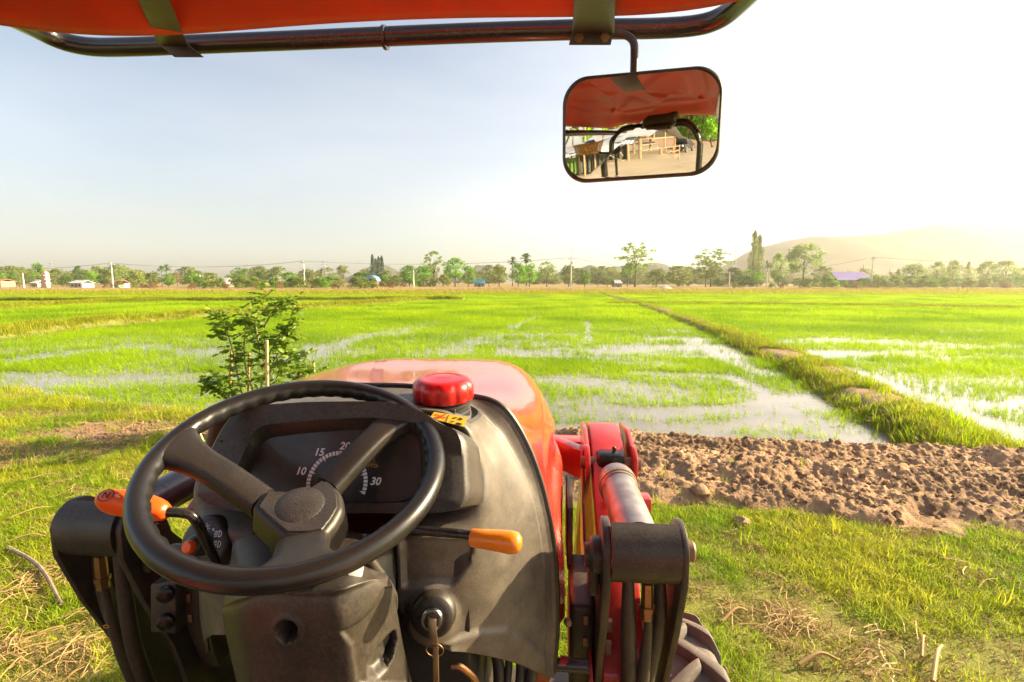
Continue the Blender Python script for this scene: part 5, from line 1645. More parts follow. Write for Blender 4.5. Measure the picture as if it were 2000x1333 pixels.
def sh_spire(r_):
    t = r_.uniform(0, 1) ** 0.8; a = r_.uniform(0, 6.28); q = 0.55 * (1 - t) ** 0.6 * r_.uniform(0.3, 1)
    return np.array([q * math.cos(a), q * math.sin(a), t * 0.97]), 0.10 + 0.12 * (1 - t)
def sh_dome(r_):
    a, u = r_.uniform(0, 6.28), r_.uniform(0, 1)
    q = math.sqrt(1 - u * u) * r_.uniform(0.3, 1.0)
    return np.array([0.42 * q * math.cos(a), 0.42 * q * math.sin(a), 0.18 + 0.66 * u]), r_.uniform(0.12, 0.18)
def palm_crown(seed, fan=True):
    r_ = np.random.default_rng(seed); V, F = [], []
    for k in range(34 if fan else 16):
        az = r_.uniform(0, 6.28); el = r_.uniform(-0.6, 1.4) if fan else r_.uniform(-0.1, 1.1)
        n_ = 4; w = 0.10 if fan else 0.05; ln = 0.48 if fan else 0.62
        d = np.array([math.cos(az), math.sin(az)]); s = np.array([-math.sin(az), math.cos(az)])
        b0 = len(V)
        for i in range(n_ + 1):
            t = i / n_
            rr = ln * t * math.cos(el); zz = 0.5 + ln * (t * math.sin(el) - (0.15 if fan else 0.75) * t * t)
            ww = w * (t if fan else math.sin(math.pi * min(t + 0.1, 1)) )
            V += [(*(d * rr - s * ww), zz), (*(d * rr + s * ww), zz + 0.02)]
        for i in range(n_): F.append((b0 + 2 * i, b0 + 2 * i + 1, b0 + 2 * i + 3, b0 + 2 * i + 2))
    return V, F
TM = {'green': leafm('tree_green', (0.107, 0.231, 0.017), (0.232, 0.403, 0.031), 0.3), 'bright': leafm('tree_bright_green', (0.152, 0.343, 0.017), (0.285, 0.524, 0.031), 0.35),
      'olive': leafm('tree_olive', (0.145, 0.204, 0.033), (0.290, 0.339, 0.063), 0.3), 'dark': leafm('tree_dark', (0.055, 0.125, 0.022), (0.128, 0.212, 0.043), 0.25),
      'pale': leafm('tree_pale', (0.195, 0.294, 0.056), (0.342, 0.463, 0.099), 0.4), 'brown': leafm('tree_brown', (0.248, 0.147, 0.062), (0.419, 0.264, 0.124), 0.25),
      'bluish': leafm('tree_bluish', (0.054, 0.093, 0.059), (0.101, 0.147, 0.093), 0.2)}
M['bark'] = pm('bark', (0.15, 0.11, 0.075), 0.9, var=0.35, nscale=3)
_cr, _tk = {}, {}
def crown_mesh(kind, var, mk):
    if (kind, var, mk) not in _cr:
        s = 100 + var
        VF = {'round': lambda: leaf_cloud(s, 38, 44, 0.036, sh_round), 'sparse': lambda: leaf_cloud(s + 9, 60, 20, 0.030, sh_sparse), 'spire': lambda: leaf_cloud(s + 19, 70, 26, 0.034, sh_spire),
              'dome': lambda: leaf_cloud(s + 29, 32, 44, 0.038, sh_dome), 'palm': lambda: palm_crown(s, True), 'coco': lambda: palm_crown(s, False)}[kind]()
        o = mesh_obj('crown', *VF, TM[mk], None, smooth=False, link=False)
        _cr[(kind, var, mk)] = o.data; bpy.data.objects.remove(o)
    return _cr[(kind, var, mk)]
def trunk_mesh(kind, var):
    if (kind, var) not in _tk:
        r_ = np.random.default_rng(300 + var)
        if kind in ('palm', 'coco', 'spire'):
            VF = tube([(0, 0, 0), (0.01, 0, 0.5), (0, 0, 1)], [0.022, 0.016, 0.012], 7, sm=3)
        else:
            parts = [tube([(0, 0, 0), (0.012 * r_.normal(), 0.012, 0.35), (0.03 * r_.normal(), 0, 0.62)], [0.03, 0.022, 0.014], 7, sm=3)]
            for k in range(6):
                a = r_.uniform(0, 6.28); h = r_.uniform(0.26, 0.55); l = r_.uniform(0.10, 0.26)
                parts.append(tube([(0, 0, h), (l * .5 * math.cos(a), l * .5 * math.sin(a), h + 0.13), (l * math.cos(a), l * math.sin(a), h + 0.30)], [0.011, 0.008, 0.003], 5, sm=2))
            VF = join(*parts)
        o = mesh_obj('trunk', *VF, M['bark'], None, sharp=0, link=False)
        _tk[(kind, var)] = o.data; bpy.data.objects.remove(o)
    return _tk[(kind, var)]
def plant_tree(base, h, w, kind, mk, label, group, clear=0.25, var=0, name=None):
    nm = name or {'palm': 'sugar_palm', 'coco': 'coconut_palm', 'spire': 'casuarina_tree'}.get(kind, 'tree')
    t = empty(nm, base, rng.uniform(0, 6.28)); tag(t, label, 'palm tree' if kind in ('palm', 'coco') else 'tree', group)
    tr_ = bpy.data.objects.new('trunk', trunk_mesh(kind, var % 3)); COL.objects.link(tr_); tr_.parent = t
    tr_.scale = (h * 0.8, h * 0.8, h * (0.95 if kind != 'palm' else 0.85))
    c_ = bpy.data.objects.new('crown', crown_mesh(kind, var % 4, mk)); COL.objects.link(c_); c_.parent = t
    if kind in ('palm', 'coco'): c_.scale = (w, w, w); c_.location = (0, 0, h - w)
    else: c_.scale = (w, w, h * (1 - clear)); c_.location = (0, 0, h * clear)
    return t
# photo x, top y, width px, kind, colour, clear trunk share
TREES = [(2, 531, 24, 'round', 'green', .15), (28, 529, 27, 'round', 'green', .1), (39, 520, 13, 'sparse', 'olive', .2), (60, 527, 30, 'round', 'olive', .15), (76, 512, 25, 'round', 'green', .15),
 (98, 537, 22, 'dome', 'olive', .1), (130, 536, 22, 'round', 'dark', .1), (157, 518, 23, 'round', 'dark', .3), (179, 528, 28, 'round', 'bright', .15), (204, 524, 26, 'round', 'dark', .1), (216, 523, 24, 'round', 'olive', .1),
 (237, 517, 30, 'sparse', 'pale', .2), (263, 526, 30, 'round', 'olive', .1), (280, 540, 20, 'dome', 'pale', .1), (301, 529, 30, 'round', 'olive', .1), (317, 517, 15, 'palm', 'dark', 0), (328, 514, 17, 'palm', 'dark', 0),
 (330, 534, 30, 'round', 'green', .1), (347, 531, 14, 'sparse', 'brown', .2), (374, 526, 26, 'round', 'green', .15), (388, 534, 26, 'dome', 'green', .15), (410, 536, 42, 'dome', 'olive', .15), (467, 521, 32, 'sparse', 'green', .3),
 (480, 537, 26, 'dome', 'brown', .1), (509, 529, 18, 'round', 'dark', .15), (532, 533, 18, 'round', 'dark', .1), (567, 529, 40, 'dome', 'green', .2), (575, 542, 30, 'dome', 'brown', .05), (608, 543, 26, 'dome', 'brown', .05), (630, 539, 32, 'dome', 'olive', .1),
 (660, 541, 38, 'dome', 'brown', .05), (671, 516, 27, 'dome', 'olive', .55), (706, 528, 38, 'dome', 'green', .1), (729, 498, 13, 'spire', 'bluish', .12), (735, 504, 13, 'spire', 'bluish', .12), (741, 502, 13, 'spire', 'bluish', .12), (747, 500, 14, 'spire', 'bluish', .12),
 (756, 527, 34, 'round', 'olive', .15), (773, 536, 30, 'dome', 'olive', .1), (800, 517, 42, 'round', 'bright', .15), (828, 517, 34, 'round', 'bright', .3), (848, 489, 52, 'sparse', 'pale', .3), (866, 534, 30, 'dome', 'olive', .1), (889, 502, 46, 'round', 'bright', .25), (915, 518, 34, 'round', 'green', .15),
 (955, 515, 32, 'coco', 'olive', 0), (975, 514, 30, 'round', 'olive', .1), (1001, 499, 20, 'palm', 'dark', 0), (1012, 512, 36, 'round', 'bright', .1), (1028, 491, 24, 'palm', 'dark', 0), (1034, 513, 34, 'round', 'bright', .1), (1068, 509, 38, 'sparse', 'pale', .2),
 (1110, 516, 34, 'round', 'olive', .1), (1142, 525, 26, 'round', 'green', .1), (1168, 524, 20, 'coco', 'dark', 0), (1186, 538, 44, 'dome', 'olive', .1), (1240, 471, 80, 'sparse', 'pale', .3), (1225, 512, 30, 'round', 'green', .3), (1282, 524, 36, 'round', 'olive', .2), (1326, 518, 56, 'round', 'olive', .1),
 (1388, 483, 88, 'sparse', 'pale', .25), (1378, 505, 56, 'round', 'olive', .25), (1432, 520, 34, 'round', 'olive', .1), (1469, 453, 24, 'spire', 'olive', .1), (1479, 459, 22, 'spire', 'olive', .1), (1463, 526, 62, 'round', 'bright', .1), (1497, 507, 18, 'palm', 'olive', 0),
 (1520, 492, 40, 'round', 'pale', .15), (1568, 474, 78, 'round', 'pale', .25), (1606, 519, 44, 'round', 'olive', .1), (1683, 514, 24, 'coco', 'olive', 0), (1714, 534, 50, 'dome', 'olive', .1), (1735, 523, 20, 'coco', 'olive', 0), (1752, 526, 14, 'spire', 'olive', .1),
 (1780, 513, 42, 'round', 'pale', .2), (1829, 510, 30, 'round', 'pale', .2), (1858, 506, 24, 'round', 'pale', .2), (1888, 512, 16, 'spire', 'pale', .1), (1925, 506, 36, 'round', 'pale', .15), (1962, 507, 54, 'round', 'pale', .15), (1995, 520, 40, 'round', 'pale', .15)]
ORD = {}
def ordinal(n_):
    return f"{n_}{'th' if 10 <= n_ % 100 <= 20 else {1: 'st', 2: 'nd', 3: 'rd'}.get(n_ % 10, 'th')}"
PH = {'round': 'bushy tree', 'sparse': 'airy open-crowned tree', 'spire': 'slender spire-shaped casuarina', 'dome': 'low dome-shaped tree', 'palm': 'sugar palm', 'coco': 'coconut palm'}
CW = {'green': 'green', 'bright': 'bright green', 'olive': 'olive green', 'dark': 'dark green', 'pale': 'pale green', 'brown': 'dry brown', 'bluish': 'grey-green'}
for k, (x, top_, w, kind, mk, clr) in enumerate(TREES):
    D = 150 + (k * 37 % 23)
    if kind in ('palm', 'spire'): D += 10
    b_ = W(x, 562, Y=D); gz = float(ground_h(b_.x, D))
    h = W(x, top_, Y=D).z - gz
    nth = ordinal(sum(1 for q in TREES if q[0] < x) + 1)
    plant_tree((b_.x, D, gz - 0.1), h, w * 1.15 * D / 1000, kind, mk, f'{CW[mk]} {PH[kind]}, {nth} from the left in the far treeline', 'trees of the far treeline', clr, k)
# low scrub below and beyond them
for nm, mk, kind, n_, y0, y1, s0, s1, lab in (('scrub', 'olive', 'dome', 430, 118, 185, 0.9, 3.2, 'low olive scrub under the far trees'), ('scrub', 'brown', 'dome', 200, 118, 150, 0.8, 2.0, 'dry brown scrub at the foot of the treeline'),
                                         ('scrub', 'green', 'dome', 160, 122, 170, 1.4, 3.8, 'green bushes between the far trees'), ('far_woodland', 'olive', 'round', 520, 230, 420, 5, 11, 'hazy woodland beyond the treeline')):
    src = bpy.data.objects.new('scrub_clump', crown_mesh(kind, 1, mk))
    y = rng.uniform(y0, y1, n_); x = rng.uniform(-1.15, 1.15, n_) * y
    gap = fbm(x * 0.02, y * 0.02, 81, 2) > (0.43 if nm == 'scrub' else 0.44)
    x, y = x[gap], y[gap]; n2_ = len(x); s = rng.uniform(s0, s1, n2_)
    scatter(nm, np.stack([x, y, ground_h(x, y) - 0.15], 1), np.stack([0 * x, 0 * x, rng.uniform(0, 6.28, n2_)], 1), np.stack([s * 1.5, s * 1.5, s], 1), src, lab)

# ---------------------------------------------------------------- houses
def hm(name, c, **k): return pm(name, c, 0.8, var=0.15, nscale=0.6, **k)
HW = {'cream': hm('wall_cream', (0.62, 0.52, 0.40)), 'white': hm('wall_white', (0.52, 0.50, 0.47)), 'tan': hm('wall_tan', (0.50, 0.30, 0.17)), 'pink': hm('wall_pink', (0.56, 0.36, 0.29)), 'wood': hm('wall_wood', (0.24, 0.13, 0.08)),
      'grey': hm('roof_grey', (0.42, 0.42, 0.44)), 'blue': hm('roof_blue', (0.12, 0.30, 0.62)), 'teal': hm('roof_teal', (0.10, 0.42, 0.46)), 'purple': hm('roof_purple', (0.16, 0.12, 0.36)), 'rust': hm('roof_rust', (0.33, 0.13, 0.07)), 'glassdark': hm('window_dark', (0.03, 0.035, 0.04))}
def house(x, y_top, wpx, D, wall, roof_, label, arch=False, roof_share=0.45):
    b_ = W(x, 562, Y=D); gz = float(ground_h(b_.x, D)); w = wpx * D / 1000; h = max(W(x, y_top, Y=D).z - gz, 2.2)
    t = empty('house', (b_.x, D, gz - 0.05)); tag(t, label, 'house', 'houses in the far treeline')
    hw_ = h * (1 - roof_share); dp = max(w * 0.7, 4)
    V, F = box((0, 0, hw_ / 2), (w * 0.9, dp, hw_)); mesh_obj('wall', V, F, HW[wall], t)
    if arch:
        P_ = [(-w / 2, 0, hw_ * .9)] + [(-w / 2 * math.cos(a), 0, hw_ * .9 + (h - hw_ * .9) * math.sin(a)) for a in np.linspace(0.15, math.pi - 0.15, 14)] + [(w / 2, 0, hw_ * .9)]
        V, F = prism([(p[0], -dp / 2 - .4, p[2]) for p in P_], (0, dp + .8, 0))
    else:
        V, F = prism([(-w / 2, -dp / 2 - .5, hw_), (w / 2, -dp / 2 - .5, hw_), (w / 2 - .3, 0, h), (-w / 2 + .3, 0, h)], (0, 0.12, -0.12))
        V2, F2 = prism([(-w / 2, dp / 2 + .5, hw_), (w / 2, dp / 2 + .5, hw_), (w / 2 - .3, 0.02, h), (-w / 2 + .3, 0.02, h)], (0, -0.1, -0.12))
        V, F = join((V, F), (V2, F2))
    mesh_obj('roof', V, F, HW[roof_], t)
    for q in (-0.27, 0.25):
        V, F = box((q * w, -dp / 2 - 0.02, hw_ * 0.55), (w * 0.13, 0.06, hw_ * 0.36)); mesh_obj('window', V, F, HW['glassdark'], t)
    V, F = box((0.0, -dp / 2 - 0.02, hw_ * 0.40), (min(1.0, w * .2), 0.06, hw_ * 0.78)); mesh_obj('door', V, F, HW['wood'], t)
house(6, 551, 24, 139, 'tan', 'rust', 'tan house at the left edge of the far bank', roof_share=.3)
house(161, 550, 26, 141, 'white', 'grey', 'white house under the first bright green tree on the left', roof_share=.35)
house(235, 546, 18, 142, 'white', 'rust', 'small white house beside the tall pale pole')
house(400, 549, 30, 143, 'pink', 'rust', 'pink house below the olive dome-shaped tree')
house(436, 543, 30, 165, 'cream', 'grey', 'cream house with pale grey roof right of the pink house')
house(552, 541, 44, 178, 'white', 'grey', 'long white-roofed house behind brown bushes left of centre')
house(80, 551, 14, 150, 'white', 'grey', 'tiny white hut left of the narrow tower')
house(727, 538, 26, 150, 'wood', 'blue', 'shed with a rounded bright blue roof below the slender conifers', arch=True)
house(937, 545, 24, 150, 'cream', 'teal', 'small house with a teal roof between palms')
house(845, 551, 18, 176, 'white', 'rust', 'half hidden white house under the tall airy tree')
house(1205, 550, 16, 160, 'white', 'grey', 'small pale house left of the largest airy tree')
house(1652, 531, 66, 150, 'wood', 'purple', 'wide wooden pavilion with a purple-blue roof on the right', roof_share=.55)
# narrow tower
D = 140; b_ = W(91, 562, Y=D); gz = float(ground_h(b_.x, D)); ht = W(91, 530, Y=D).z - gz
t = empty('tower', (b_.x, D, gz)); tag(t, 'narrow tapering pinkish concrete tower among the trees at far left', 'tower')
V, F = prism([(-0.85, -0.85, 0), (0.85, -0.85, 0), (0.48, -0.5, ht * .88), (-0.48, -0.5, ht * .88)], (0, 1.2, 0), 0.03); mesh_obj('shaft', V, F, HW['pink'], t)
for zz in (0.28, 0.52, 0.74):
    V, F = box((0, -0.25, ht * zz), (1.9 - zz, 1.9, 0.16)); mesh_obj('ledge', V, F, HW['cream'], t)
V, F = lathe([(0.62, 0), (0.55, ht * .05), (0.28, ht * .10), (0.01, ht * .13)], (0, 0.1, ht * .88), (0, 0, 1), 10); mesh_obj('cap', V, F, HW['pink'], t)
# white sign in front of the pavilion, gravel heap
b_ = W(1652, 562, Y=139); t = empty('white_statue', (b_.x, 139, float(ground_h(b_.x, 139)))); tag(t, 'pale statue on a plinth in front of the purple-roofed pavilion', 'statue')
V, F = box((0, 0, 0.25), (2.0, 1.0, 0.5), w=0.05); mesh_obj('plinth', V, F, HW['white'], t)
V, F = lathe([(0.5, 0), (0.42, .3), (0.30, .6), (0.36, .9), (0.15, 1.15), (0.2, 1.35), (0.02, 1.6)], (0, 0, 0.5), (0, 0, 1), 12); mesh_obj('figure', V, F, HW['white'], t)
b_ = W(1300, 564, Y=118)
X_, Y_ = np.meshgrid(np.linspace(-1, 1, 24), np.linspace(-1, 1, 18)); rr = np.hypot(X_, Y_)
Z_ = 0.75 * np.clip(1 - rr, 0, 1) ** 0.8 * (1 + 0.3 * (fbm(X_ * 4, Y_ * 4, 3, 3) - .5)) - 0.05
gh = mesh_obj('gravel_heap', np.stack([X_.ravel() * 1.6, Y_.ravel() * 1.1, Z_.ravel()], 1), grid_faces(18, 24), HW['white'], None, sharp=0)
gh.location = (b_.x, 118, float(ground_h(b_.x, 118))); tag(gh, 'small pale gravel heap on the far bank', 'gravel heap')

# ---------------------------------------------------------------- utility poles and lines
M['concrete'] = pm('pole_concrete', (0.62, 0.60, 0.56), 0.8, var=0.12, nscale=2)
POLES = [(47, 533, 135), (221, 512, 137), (392, 536, 136), (595, 508, 142), (808, 527, 136), (1115, 488, 142), (1424, 529, 142), (1497, 530, 145), (1701, 500, 146)]
PL = ['short bare concrete pole near the left edge', 'tall pale pole right of the bright green tree', 'thin pole beside the pink house', 'tall pole with a lamp box left of the blue roof', 'short pole with a crossarm before the bright green tree', 'tallest pole, with a steel mast, near the middle',
      'pole below the large airy tree right of centre', 'short pole just right of the tall conifers', 'tall hazy pole on the far right']
tops = []
for k, ((x, yt, D), lab) in enumerate(zip(POLES, PL)):
    b_ = W(x, 562, Y=D); gz = float(ground_h(b_.x, D)); h = W(x, yt, Y=D).z - gz
    t = empty('utility_pole', (b_.x, D, gz - 0.1)); tag(t, lab, 'utility pole', 'utility poles along the far bank')
    V, F = tube([(0, 0, 0), (0, 0, h)], [0.22, 0.13], 8); mesh_obj('post', V, F, M['concrete'], t)
    zc = h * (0.97 if k != 5 else 0.80)
    if k not in (0, 7):
        V, F = box((0, -0.15, zc - 0.4), (1.9, 0.12, 0.14)); mesh_obj('crossarm', V, F, M['concrete'], t)
        for q in (-0.8, 0.0, 0.8):
            V, F = lathe([(0.06, 0), (0.09, .1), (0.05, .2), (0.09, .26), (0.02, .34)], (q, -0.15, zc - 0.33), (0, 0, 1), 8); mesh_obj('insulator', V, F, HW['white'], t)
    if k in (3, 5):
        V, F = box((0.1, -0.35, h * 0.66), (0.6, 0.5, 0.7), w=0.05); mesh_obj('transformer', V, F, M['concrete'], t)
    tops.append(Vector((b_.x, D, gz + zc - 0.1)))
M['wire'] = pm('wire', (0.05, 0.05, 0.05), 0.6)
pl = empty('power_line', tops[0]); tag(pl, 'thin power lines strung between the far poles', 'power line')
seq = [W(-150, 520, Y=140)] + [tops[i] for i in (1, 3, 5, 6, 8)] + [W(2150, 505, Y=150)]
for q in (-0.8, 0.8):
    for a, c in zip(seq[:-1], seq[1:]):
        pts = [a.lerp(c, i / 10) + Vector((q * 0.2, -0.15 + q * .3, -2.2 * (1 - (2 * i / 10 - 1) ** 2) * 0.6)) - tops[0] for i in range(11)]
        V, F = tube(pts, 0.022, 4); mesh_obj('wire', V, F, M['wire'], pl, sharp=0)
# lattice towers far behind
M['lattice'] = pm('galvanised_lattice', (0.45, 0.46, 0.48), 0.6, var=0.1)
for (x, yt, lab) in ((105, 512, 'faint lattice pylon behind the narrow tower at far left'), (487, 516, 'faint lattice pylon behind the trees left of the leafy sapling'), (635, 508, 'faint lattice pylon left of the cone shaped hill'), (1433, 479, 'faint lattice pylon beside the tall conifers on the right')):
    D = 260; b_ = W(x, 560, Y=D); h = W(x, yt, Y=D).z
    t = empty('pylon', (b_.x, D, 0)); tag(t, lab, 'pylon', 'lattice pylons in the distance')
    parts = []
    for sx2, sy2 in ((-1, -1), (1, -1), (1, 1), (-1, 1)): parts.append(tube([(1.1 * sx2, 1.1 * sy2, 0), (0.25 * sx2, 0.25 * sy2, h)], 0.07, 4))
    for i in range(10):
        z0, z1 = h * i / 10, h * (i + 1) / 10; a0_, a1_ = 1.1 - .85 * i / 10, 1.1 - .85 * (i + 1) / 10
        parts += [tube([(-a0_, -a0_, z0), (a1_, -a1_, z1)], 0.045, 4), tube([(a0_, a0_, z0), (-a1_, a1_, z1)], 0.045, 4)]
    mesh_obj('lattice_mast', *join(*parts), M['lattice'], t)
    V, F = join(box((0, 0, h * .82), (4.4, .16, .16)), box((0, 0, h * .93), (3.4, .16, .16))); mesh_obj('crossarm', V, F, M['lattice'], t)

# ================================================================== SAPLING AND STAKES BY THE WATER
SD = 6.0
sb = W(500, 800, Y=SD); sz0 = float(ground_h(sb.x, SD))
SA = empty('sapling', (sb.x, SD, sz0)); tag(SA, 'leafy green sapling with yellow young tips at the water\'s edge behind the steering wheel', 'sapling')
M['twig'] = pm('green_twig', (0.20, 0.17, 0.06), 0.7, var=0.3, nscale=20)
M['leaf'] = leafm('sapling_leaf', (0.085, 0.18, 0.008), (0.28, 0.38, 0.016), 0.45, 0.5, 0.3)
M['leaf_young'] = leafm('sapling_young_leaf', (0.30, 0.36, 0.012), (0.46, 0.42, 0.02), 0.5, 0.4, 0.3)
so_ = Vector((sb.x, SD, sz0))
def sp(px, py, dy=0.0): return W(px, py, Y=SD + dy) - so_
stems = [[(505, 870), (510, 760), (516, 680), (508, 640), (520, 560)], [(498, 870), (470, 760), (455, 690), (440, 640), (418, 615)], [(510, 850), (540, 740), (565, 700), (602, 695)],
         [(500, 860), (450, 790), (420, 760), (395, 745)], [(505, 800), (530, 720), (560, 650), (575, 590)], [(505, 790), (480, 720), (478, 650), (488, 615)], [(512, 720), (545, 660), (572, 650)],
         [(508, 860), (545, 780), (580, 735), (605, 725)], [(500, 830), (470, 780), (430, 740)], [(510, 700), (500, 640), (490, 575)], [(515, 640), (540, 600), (572, 592)], [(505, 850), (520, 770), (545, 700)]]
twv = ([], [])
LE = []                                   # leaf anchors: position, direction, young
for k, s in enumerate(stems):
    dys = [0.0] + [rng.uniform(-0.35, 0.35)] * 1 + [rng.uniform(-0.45, 0.45)] * (len(s) - 2)
    path = smooth_path([sp(x, y, d) for (x, y), d in zip(s, np.linspace(0, rng.uniform(-0.45, 0.45), len(s)))], 8)
    twv = join(twv, tube(path, list(np.linspace(0.012, 0.003, len(path))), 6))
    L_ = len(path)
    for i in np.repeat(np.arange(int(L_ * 0.22), L_), 2):
        az = rng.uniform(0, 6.28); ln = rng.uniform(0.06, 0.18); up_ = rng.uniform(-0.4, 1.2)
        if rng.uniform() > 0.96: continue
        d = Vector((math.cos(az), math.sin(az) * 0.8, up_)).normalized()
        p0 = path[i]; p1 = p0 + d * ln + Vector((0, 0, -0.02))
        twv = join(twv, tube([p0, p0.lerp(p1, .5) + Vector((0, 0, .012)), p1], 0.0022, 4))
        m_ = int(ln / 0.032)
        for j in range(1, m_ + 1):
            q = p0.lerp(p1, j / m_) + Vector((0, 0, 0.012 * math.sin(math.pi * j / m_)))
            for sgn in ((-1, 1) if j < m_ else (0,)):
                sd = d.cross(Vector((0, 0, 1))).normalized() * sgn
                LE.append((q, (d * (0.5 if sgn else 1) + sd * 0.9 + Vector((0, 0, rng.uniform(-.3, .25)))).normalized(), i > L_ * 0.82 and rng.uniform() < 0.5 and k in (0, 2, 1, 6, 7)))
mesh_obj('stem', *twv, M['twig'], SA, sharp=0)
def leaf_mesh(var):
    V, F = [], []
    n_ = 6
    for i in range(n_ + 1):
        t = i / n_; w = 0.30 * math.sin(math.pi * min(1, t * 0.92 + 0.04)) ** 0.8 * (1 - 0.25 * t); z = -0.18 * t * t * (1 + var * .2)
        V += [(t, -w, z + 0.10 * w), (t, 0, z - 0.03), (t, w, z + 0.10 * w)]
    for i in range(n_):
        for j in range(2): F.append((i * 3 + j, i * 3 + j + 1, i * 3 + j + 4, i * 3 + j + 3))
    return V, F
def lm(var, mat):
    o = mesh_obj('leaf', *leaf_mesh(var), mat, None, sharp=0, link=False); d_ = o.data; bpy.data.objects.remove(o); return d_
LMS = [lm(0, M['leaf']), lm(1, M['leaf']), lm(0.5, M['leaf_young'])]
order = list(range(len(LE))); random.shuffle(order)
rest = ([], [])
for c_, i in enumerate(order):
    q, d, young = LE[i]
    s = rng.uniform(0.050, 0.082) * (0.85 if young else 1)
    nrm = Vector((rng.normal(0.3, .7), rng.normal(-0.5, .7), 0.8)); sd = nrm.cross(d).normalized(); nrm = d.cross(sd)
    mw = mat3(d * s, sd * s, nrm * s, q)
    if c_ < 300:
        o = bpy.data.objects.new('leaf', LMS[2] if young else LMS[c_ % 2]); COL.objects.link(o); o.parent = SA; o.matrix_local = mw
    else:
        V, F = leaf_mesh(0.3); rest = join(rest, ([mw @ Vector(v) for v in V], F))
fo = mesh_obj('foliage', *rest, M['leaf'], SA, sharp=0); fo['kind'] = 'stuff'
M['bamboo'] = pm('pale_bamboo', (0.55, 0.40, 0.20), 0.6, var=0.2, nscale=12)
M['bamboo2'] = pm('orange_bamboo', (0.50, 0.26, 0.09), 0.6, var=0.25, nscale=12)
for k, (x0, y0, x1, y1, dd, r_, mt, lab) in enumerate(((521, 665, 524, 900, -0.55, 0.017, 'bamboo', 'tall pale bamboo stake standing in front of the sapling'), (452, 682, 444, 900, 0.25, 0.015, 'bamboo2', 'orange-brown bamboo stake in the left side of the sapling'),
        (612, 709, 622, 850, 0.3, 0.016, 'bamboo', 'short cut bamboo stub right of the sapling'), (634, 729, 618, 850, 0.1, 0.012, 'bamboo', 'shorter thin bamboo stub leaning right of the other stub'), (487, 690, 480, 900, 0.2, 0.012, 'bamboo2', 'thin bamboo stake hidden among the sapling leaves'),
        (390, 845, 412, 905, -0.6, 0.012, 'bamboo', 'leaning pale stake seen between the steering wheel and dashboard'))):
    a_ = W(x0, y0, Y=SD + dd); c_ = W(x1, y1, Y=SD + dd)
    g_ = float(ground_h(c_.x, SD + dd)); t_ = (a_.z - g_ + 0.05) / max(a_.z - c_.z, 1e-3); c_ = a_.lerp(c_, t_)
    pts = [c_.lerp(a_, i / 8) - c_ for i in range(9)]
    V, F = tube(pts, [r_ * (1.0 if i % 3 else 1.15) for i in range(9)], 10)
    o = mesh_obj('bamboo_stake', V, F, M[mt], None); o.location = c_; tag(o, lab, 'stake', 'stakes by the water')

# clods and sticks one can point at
for k, (x, y, r_, lab) in enumerate(((1448, 1016, 0.062, 'large grey-brown clod lying alone on the grass edge'), (1370, 965, 0.075, 'blocky clod at the foot of the soil ridge beside the ram'), (1262, 972, 0.06, 'clod partly hidden by the loader ram'), (1545, 975, 0.055, 'pale clod low on the soil ridge'), (1790, 925, 0.07, 'rounded clod in the furrow on the right'))):
    p = W(x, y, Z=0.05); h = float(ground_h(p.x, p.y) + soil_h(np.array(p.x), np.array(p.y)))
    V, F = clod(20 + k); V = [Vector(v) * r_ for v in V]
    o = mesh_obj('earth_clod', V, F, M['soil'], None, sharp=30); o.location = (p.x, p.y, h + r_ * 0.35); tag(o, lab, 'clod', 'loose clods')
M['stick'] = pm('dead_stick', (0.26, 0.19, 0.13), 0.9, var=0.3, nscale=15)
for k, (a_, c_, r_, mt, lab) in enumerate((((15, 1068), (120, 1178), 0.014, 'stick', 'grey dead stick lying across straw at lower left'), ((0, 1062), (88, 1046), 0.006, 'straw', 'pale bent stalk on the grass left of the loader'), ((10, 1015), (100, 990), 0.005, 'straw', 'thin curled dry stalk on the left grass'),
        ((1822, 1333), (1840, 1262), 0.011, 'straw', 'bleached stub of stalk at lower right'), ((1800, 1285), (1806, 1245), 0.008, 'straw', 'short dry stalk left of the bleached stub'), ((1560, 1300), (1640, 1292), 0.009, 'straw', 'flat dry stalk on the grass at bottom right'), ((1410, 1215), (1460, 1195), 0.008, 'straw', 'small dry husk on the grass beside the tyre'))):
    A_ = W(*a_, Z=0.03); C_ = W(*c_, Z=0.04)
    mid_ = A_.lerp(C_, .5) + Vector((0.02, 0.03, 0.025))
    V, F = tube([Vector(), mid_ - A_, C_ - A_], [r_, r_ * .9, r_ * .6], 8, sm=5)
    o = mesh_obj('dry_stalk', V, F, M[mt], None); o.location = A_ + Vector((0, 0, float(ground_h(A_.x, A_.y)))); tag(o, lab, 'stalk', 'dry stalks on the grass')
# ================================================================== FARMYARD BEHIND THE TRACTOR (seen in the mirror)
def mg(px, py, z=0.0):
    h, r_ = seen_in_mirror(px, py, 0)
    t = (z - h.z) / min(r_.z, -0.02)
    return h + r_ * t
def mz(px, py, at):
    """point seen at a mirror position at the ground distance of another point"""
    h, r_ = seen_in_mirror(px, py, 0)
    t = math.hypot(at.x - h.x, at.y - h.y) / math.hypot(r_.x, r_.y)
    return h + r_ * t
M['yard'] = pm('yard_concrete', (0.28, 0.235, 0.17), 0.9, var=0.18, nscale=0.5)
M['iron'] = pm('corrugated_iron', (0.44, 0.46, 0.50), 0.4, metal=0.5, var=0.2, nscale=1.5)
M['old_wood'] = pm('weathered_wood', (0.30, 0.20, 0.11), 0.85, var=0.3, nscale=5, stretch=(4, 4, 0.5))
M['tarp'] = pm('dark_tarpaulin', (0.045, 0.050, 0.034), 0.7, var=0.35, nscale=3)
M['wicker'] = pm('wicker', (0.48, 0.26, 0.07), 0.6, var=0.3, nscale=60)
